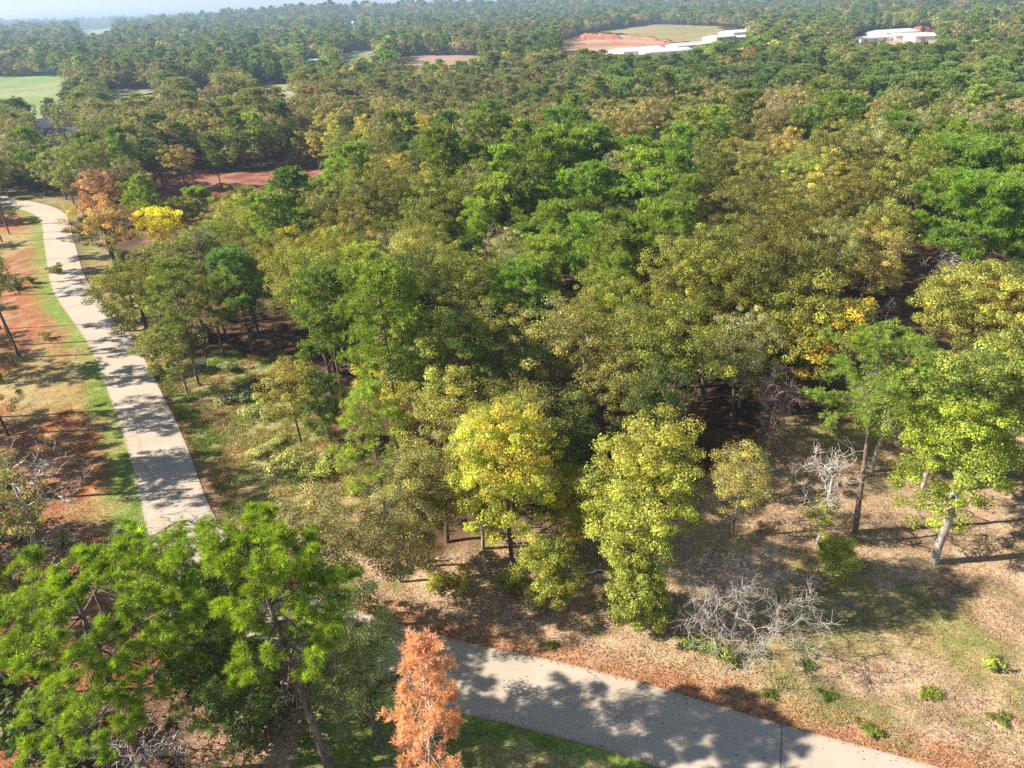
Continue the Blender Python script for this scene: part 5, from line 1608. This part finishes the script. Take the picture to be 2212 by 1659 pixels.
x, y, px, py = scatter_ground(900000, 92)
rd, sg, _ = road_dist(x, y)
m1 = fbm(x / 5, y / 5, 21); m2 = fbm(x / 1.2, y / 1.2, 23, 3)
w = np.zeros(len(x))
cl_ = inpoly(px, py, CLEARPX); md_ = inpoly(px, py, MEADOW)
w += (sg < 0) * (x < -16) * (rd < 9) * 1.0                     # strip verge
w += (sg < 0) * (x < -16) * (rd >= 9) * (rd < 30) * 0.4 * (m1 > .48)
w += (sg > 0) * (x < -16) * (rd < 9) * 0.7
w += md_ * 1.0
w += (sg < 0) * (x > -16) * 1.0
w += cl_ * (sg > 0) * (x > 5) * 0.8 * sstep(.40, .55, m1)
w *= (rd > 2.95) * sstep(0.32, 0.5, m2)
k = rngg.random(len(x)) < w
x, y, rd, sg = x[k], y[k], rd[k], sg[k]
md_ = md_[k]
z = ground_z(x, y)
n = len(x)
col = ground_colour(x, y) * np.exp(rngg.normal(0.12, 0.25, (n, 1)))
g_ = rngg.random(n) < 0.30
col[g_] = col[g_] * np.array([0.72, 1.18, 0.6])
hgt = rngg.uniform(0.06, 0.17, n) * (1 + 2.2 * md_) * (1 + 0.5 * ((sg < 0) & (x > -16)))
ang = rngg.uniform(0, 6.28, n)
side = np.stack([np.cos(ang), np.sin(ang), np.zeros(n)], 1) * (0.022 + 0.02 * md_[:, None])
base = np.stack([x, y, z - 0.01], 1)
tip = base + np.stack([rngg.normal(0, 0.5, n) * hgt, rngg.normal(0, 0.5, n) * hgt, hgt], 1)
V = np.stack([base - side, base + side, tip], 1).reshape(-1, 3)
mb = MB(); mb.add(V, np.arange(3 * n).reshape(-1, 3), 0, np.repeat(col, 3, 0))
print('blades', n, flush=True)
M_GRASS = leaf_material('grass', transl=0.25, rough=0.8, spec=0.08)
o = bpy.data.objects.new('grass', mb.mesh('grass', [M_GRASS])); o.color = (1, 1, 1, 1)
tag(link(o), 'dry and green grass on the verges, the meadow and the clearing', 'grass', kind='stuff')

x, y, px, py = scatter_ground(420000, 75)
rd, sg, _ = road_dist(x, y)
m1 = fbm(x / 4, y / 4, 25)
cl_ = inpoly(px, py, CLEARPX)
w = cl_ * (sg > 0) * 0.8 * (0.35 + 0.65 * sstep(.4, .6, m1)) + (sg < 0) * (x < -16) * (rd > 7) * 0.45 * (rd < 30) + (sg > 0) * (rd < 5) * 0.5 + (sg < 0) * (x > -16) * 0.12
w = w * (rd > 2.85) + (rd <= 2.85) * (0.004 + 0.12 * sstep(2.1, 2.8, rd))
k = rngg.random(len(x)) < w
x, y, rd, sg = x[k], y[k], rd[k], sg[k]
n = len(x)
z = ground_z(x, y) + np.where(rd < 2.9, 0.085, 0.015) + rngg.uniform(0, 0.03, n)
pal = np.array([(0.44, 0.27, 0.17), (0.50, 0.34, 0.24), (0.34, 0.18, 0.10), (0.55, 0.42, 0.32), (0.24, 0.13, 0.08), (0.42, 0.20, 0.09)])
col = pal[rngg.integers(0, 6, n)] * np.exp(rngg.normal(0, 0.2, (n, 1)))
rust = (sg > 0) & (rd < 5) & (x > -16)
col[rust] = col[rust] * np.array([1.05, 0.72, 0.55])
left_ = (sg < 0) & (x < -16)
col[left_] *= np.array([0.85, 0.55, 0.42])
u = unit(rngg.normal(0, 1, (n, 3)) * (1, 1, .35)); q = unit(np.cross(u, unit(rngg.normal(0, .35, (n, 3)) + (0, 0, 1))))
s = rngg.uniform(0.035, 0.085, n)[:, None]
P = np.stack([x, y, z + 0.01], 1)
V = np.stack([P - u * s, P - q * s * .7, P + u * s, P + q * s * .7], 1).reshape(-1, 3)
mb = MB(); mb.add(V, np.arange(4 * n).reshape(-1, 4), 0, np.repeat(col, 4, 0))
print('litter', n, flush=True)
o = bpy.data.objects.new('leaf_litter', mb.mesh('leaf_litter', [M_GRASS])); o.color = (1, 1, 1, 1)
tag(link(o), 'fallen leaves strewn over the clearing and beside the roads', 'leaf litter', kind='stuff')

# ------------------------------------------------------------------ haze
HZ = True
if HZ:
    v, f = cube_vf(28100, 16600, 52 + 90, (0, 7850, (52 - 90) / 2))
    me = bpy.data.meshes.new('haze'); me.from_pydata([tuple(a) for a in v], [], [tuple(int(b) for b in a) for a in f])
    m, nt, out = new_mat('haze')
    pv = nt.nodes.new('ShaderNodeVolumePrincipled')
    pv.inputs['Color'].default_value = (0.52, 0.74, 1.0, 1)
    pv.inputs['Density'].default_value = 0.00024
    pv.inputs['Anisotropy'].default_value = 0.2
    nt.links.new(pv.outputs[0], out.inputs['Volume'])
    me.materials.append(m)
    tag(link(bpy.data.objects.new('haze', me)), 'thin blue air over the far country', 'haze', kind='stuff')
print('objects', len(bpy.data.objects), flush=True)
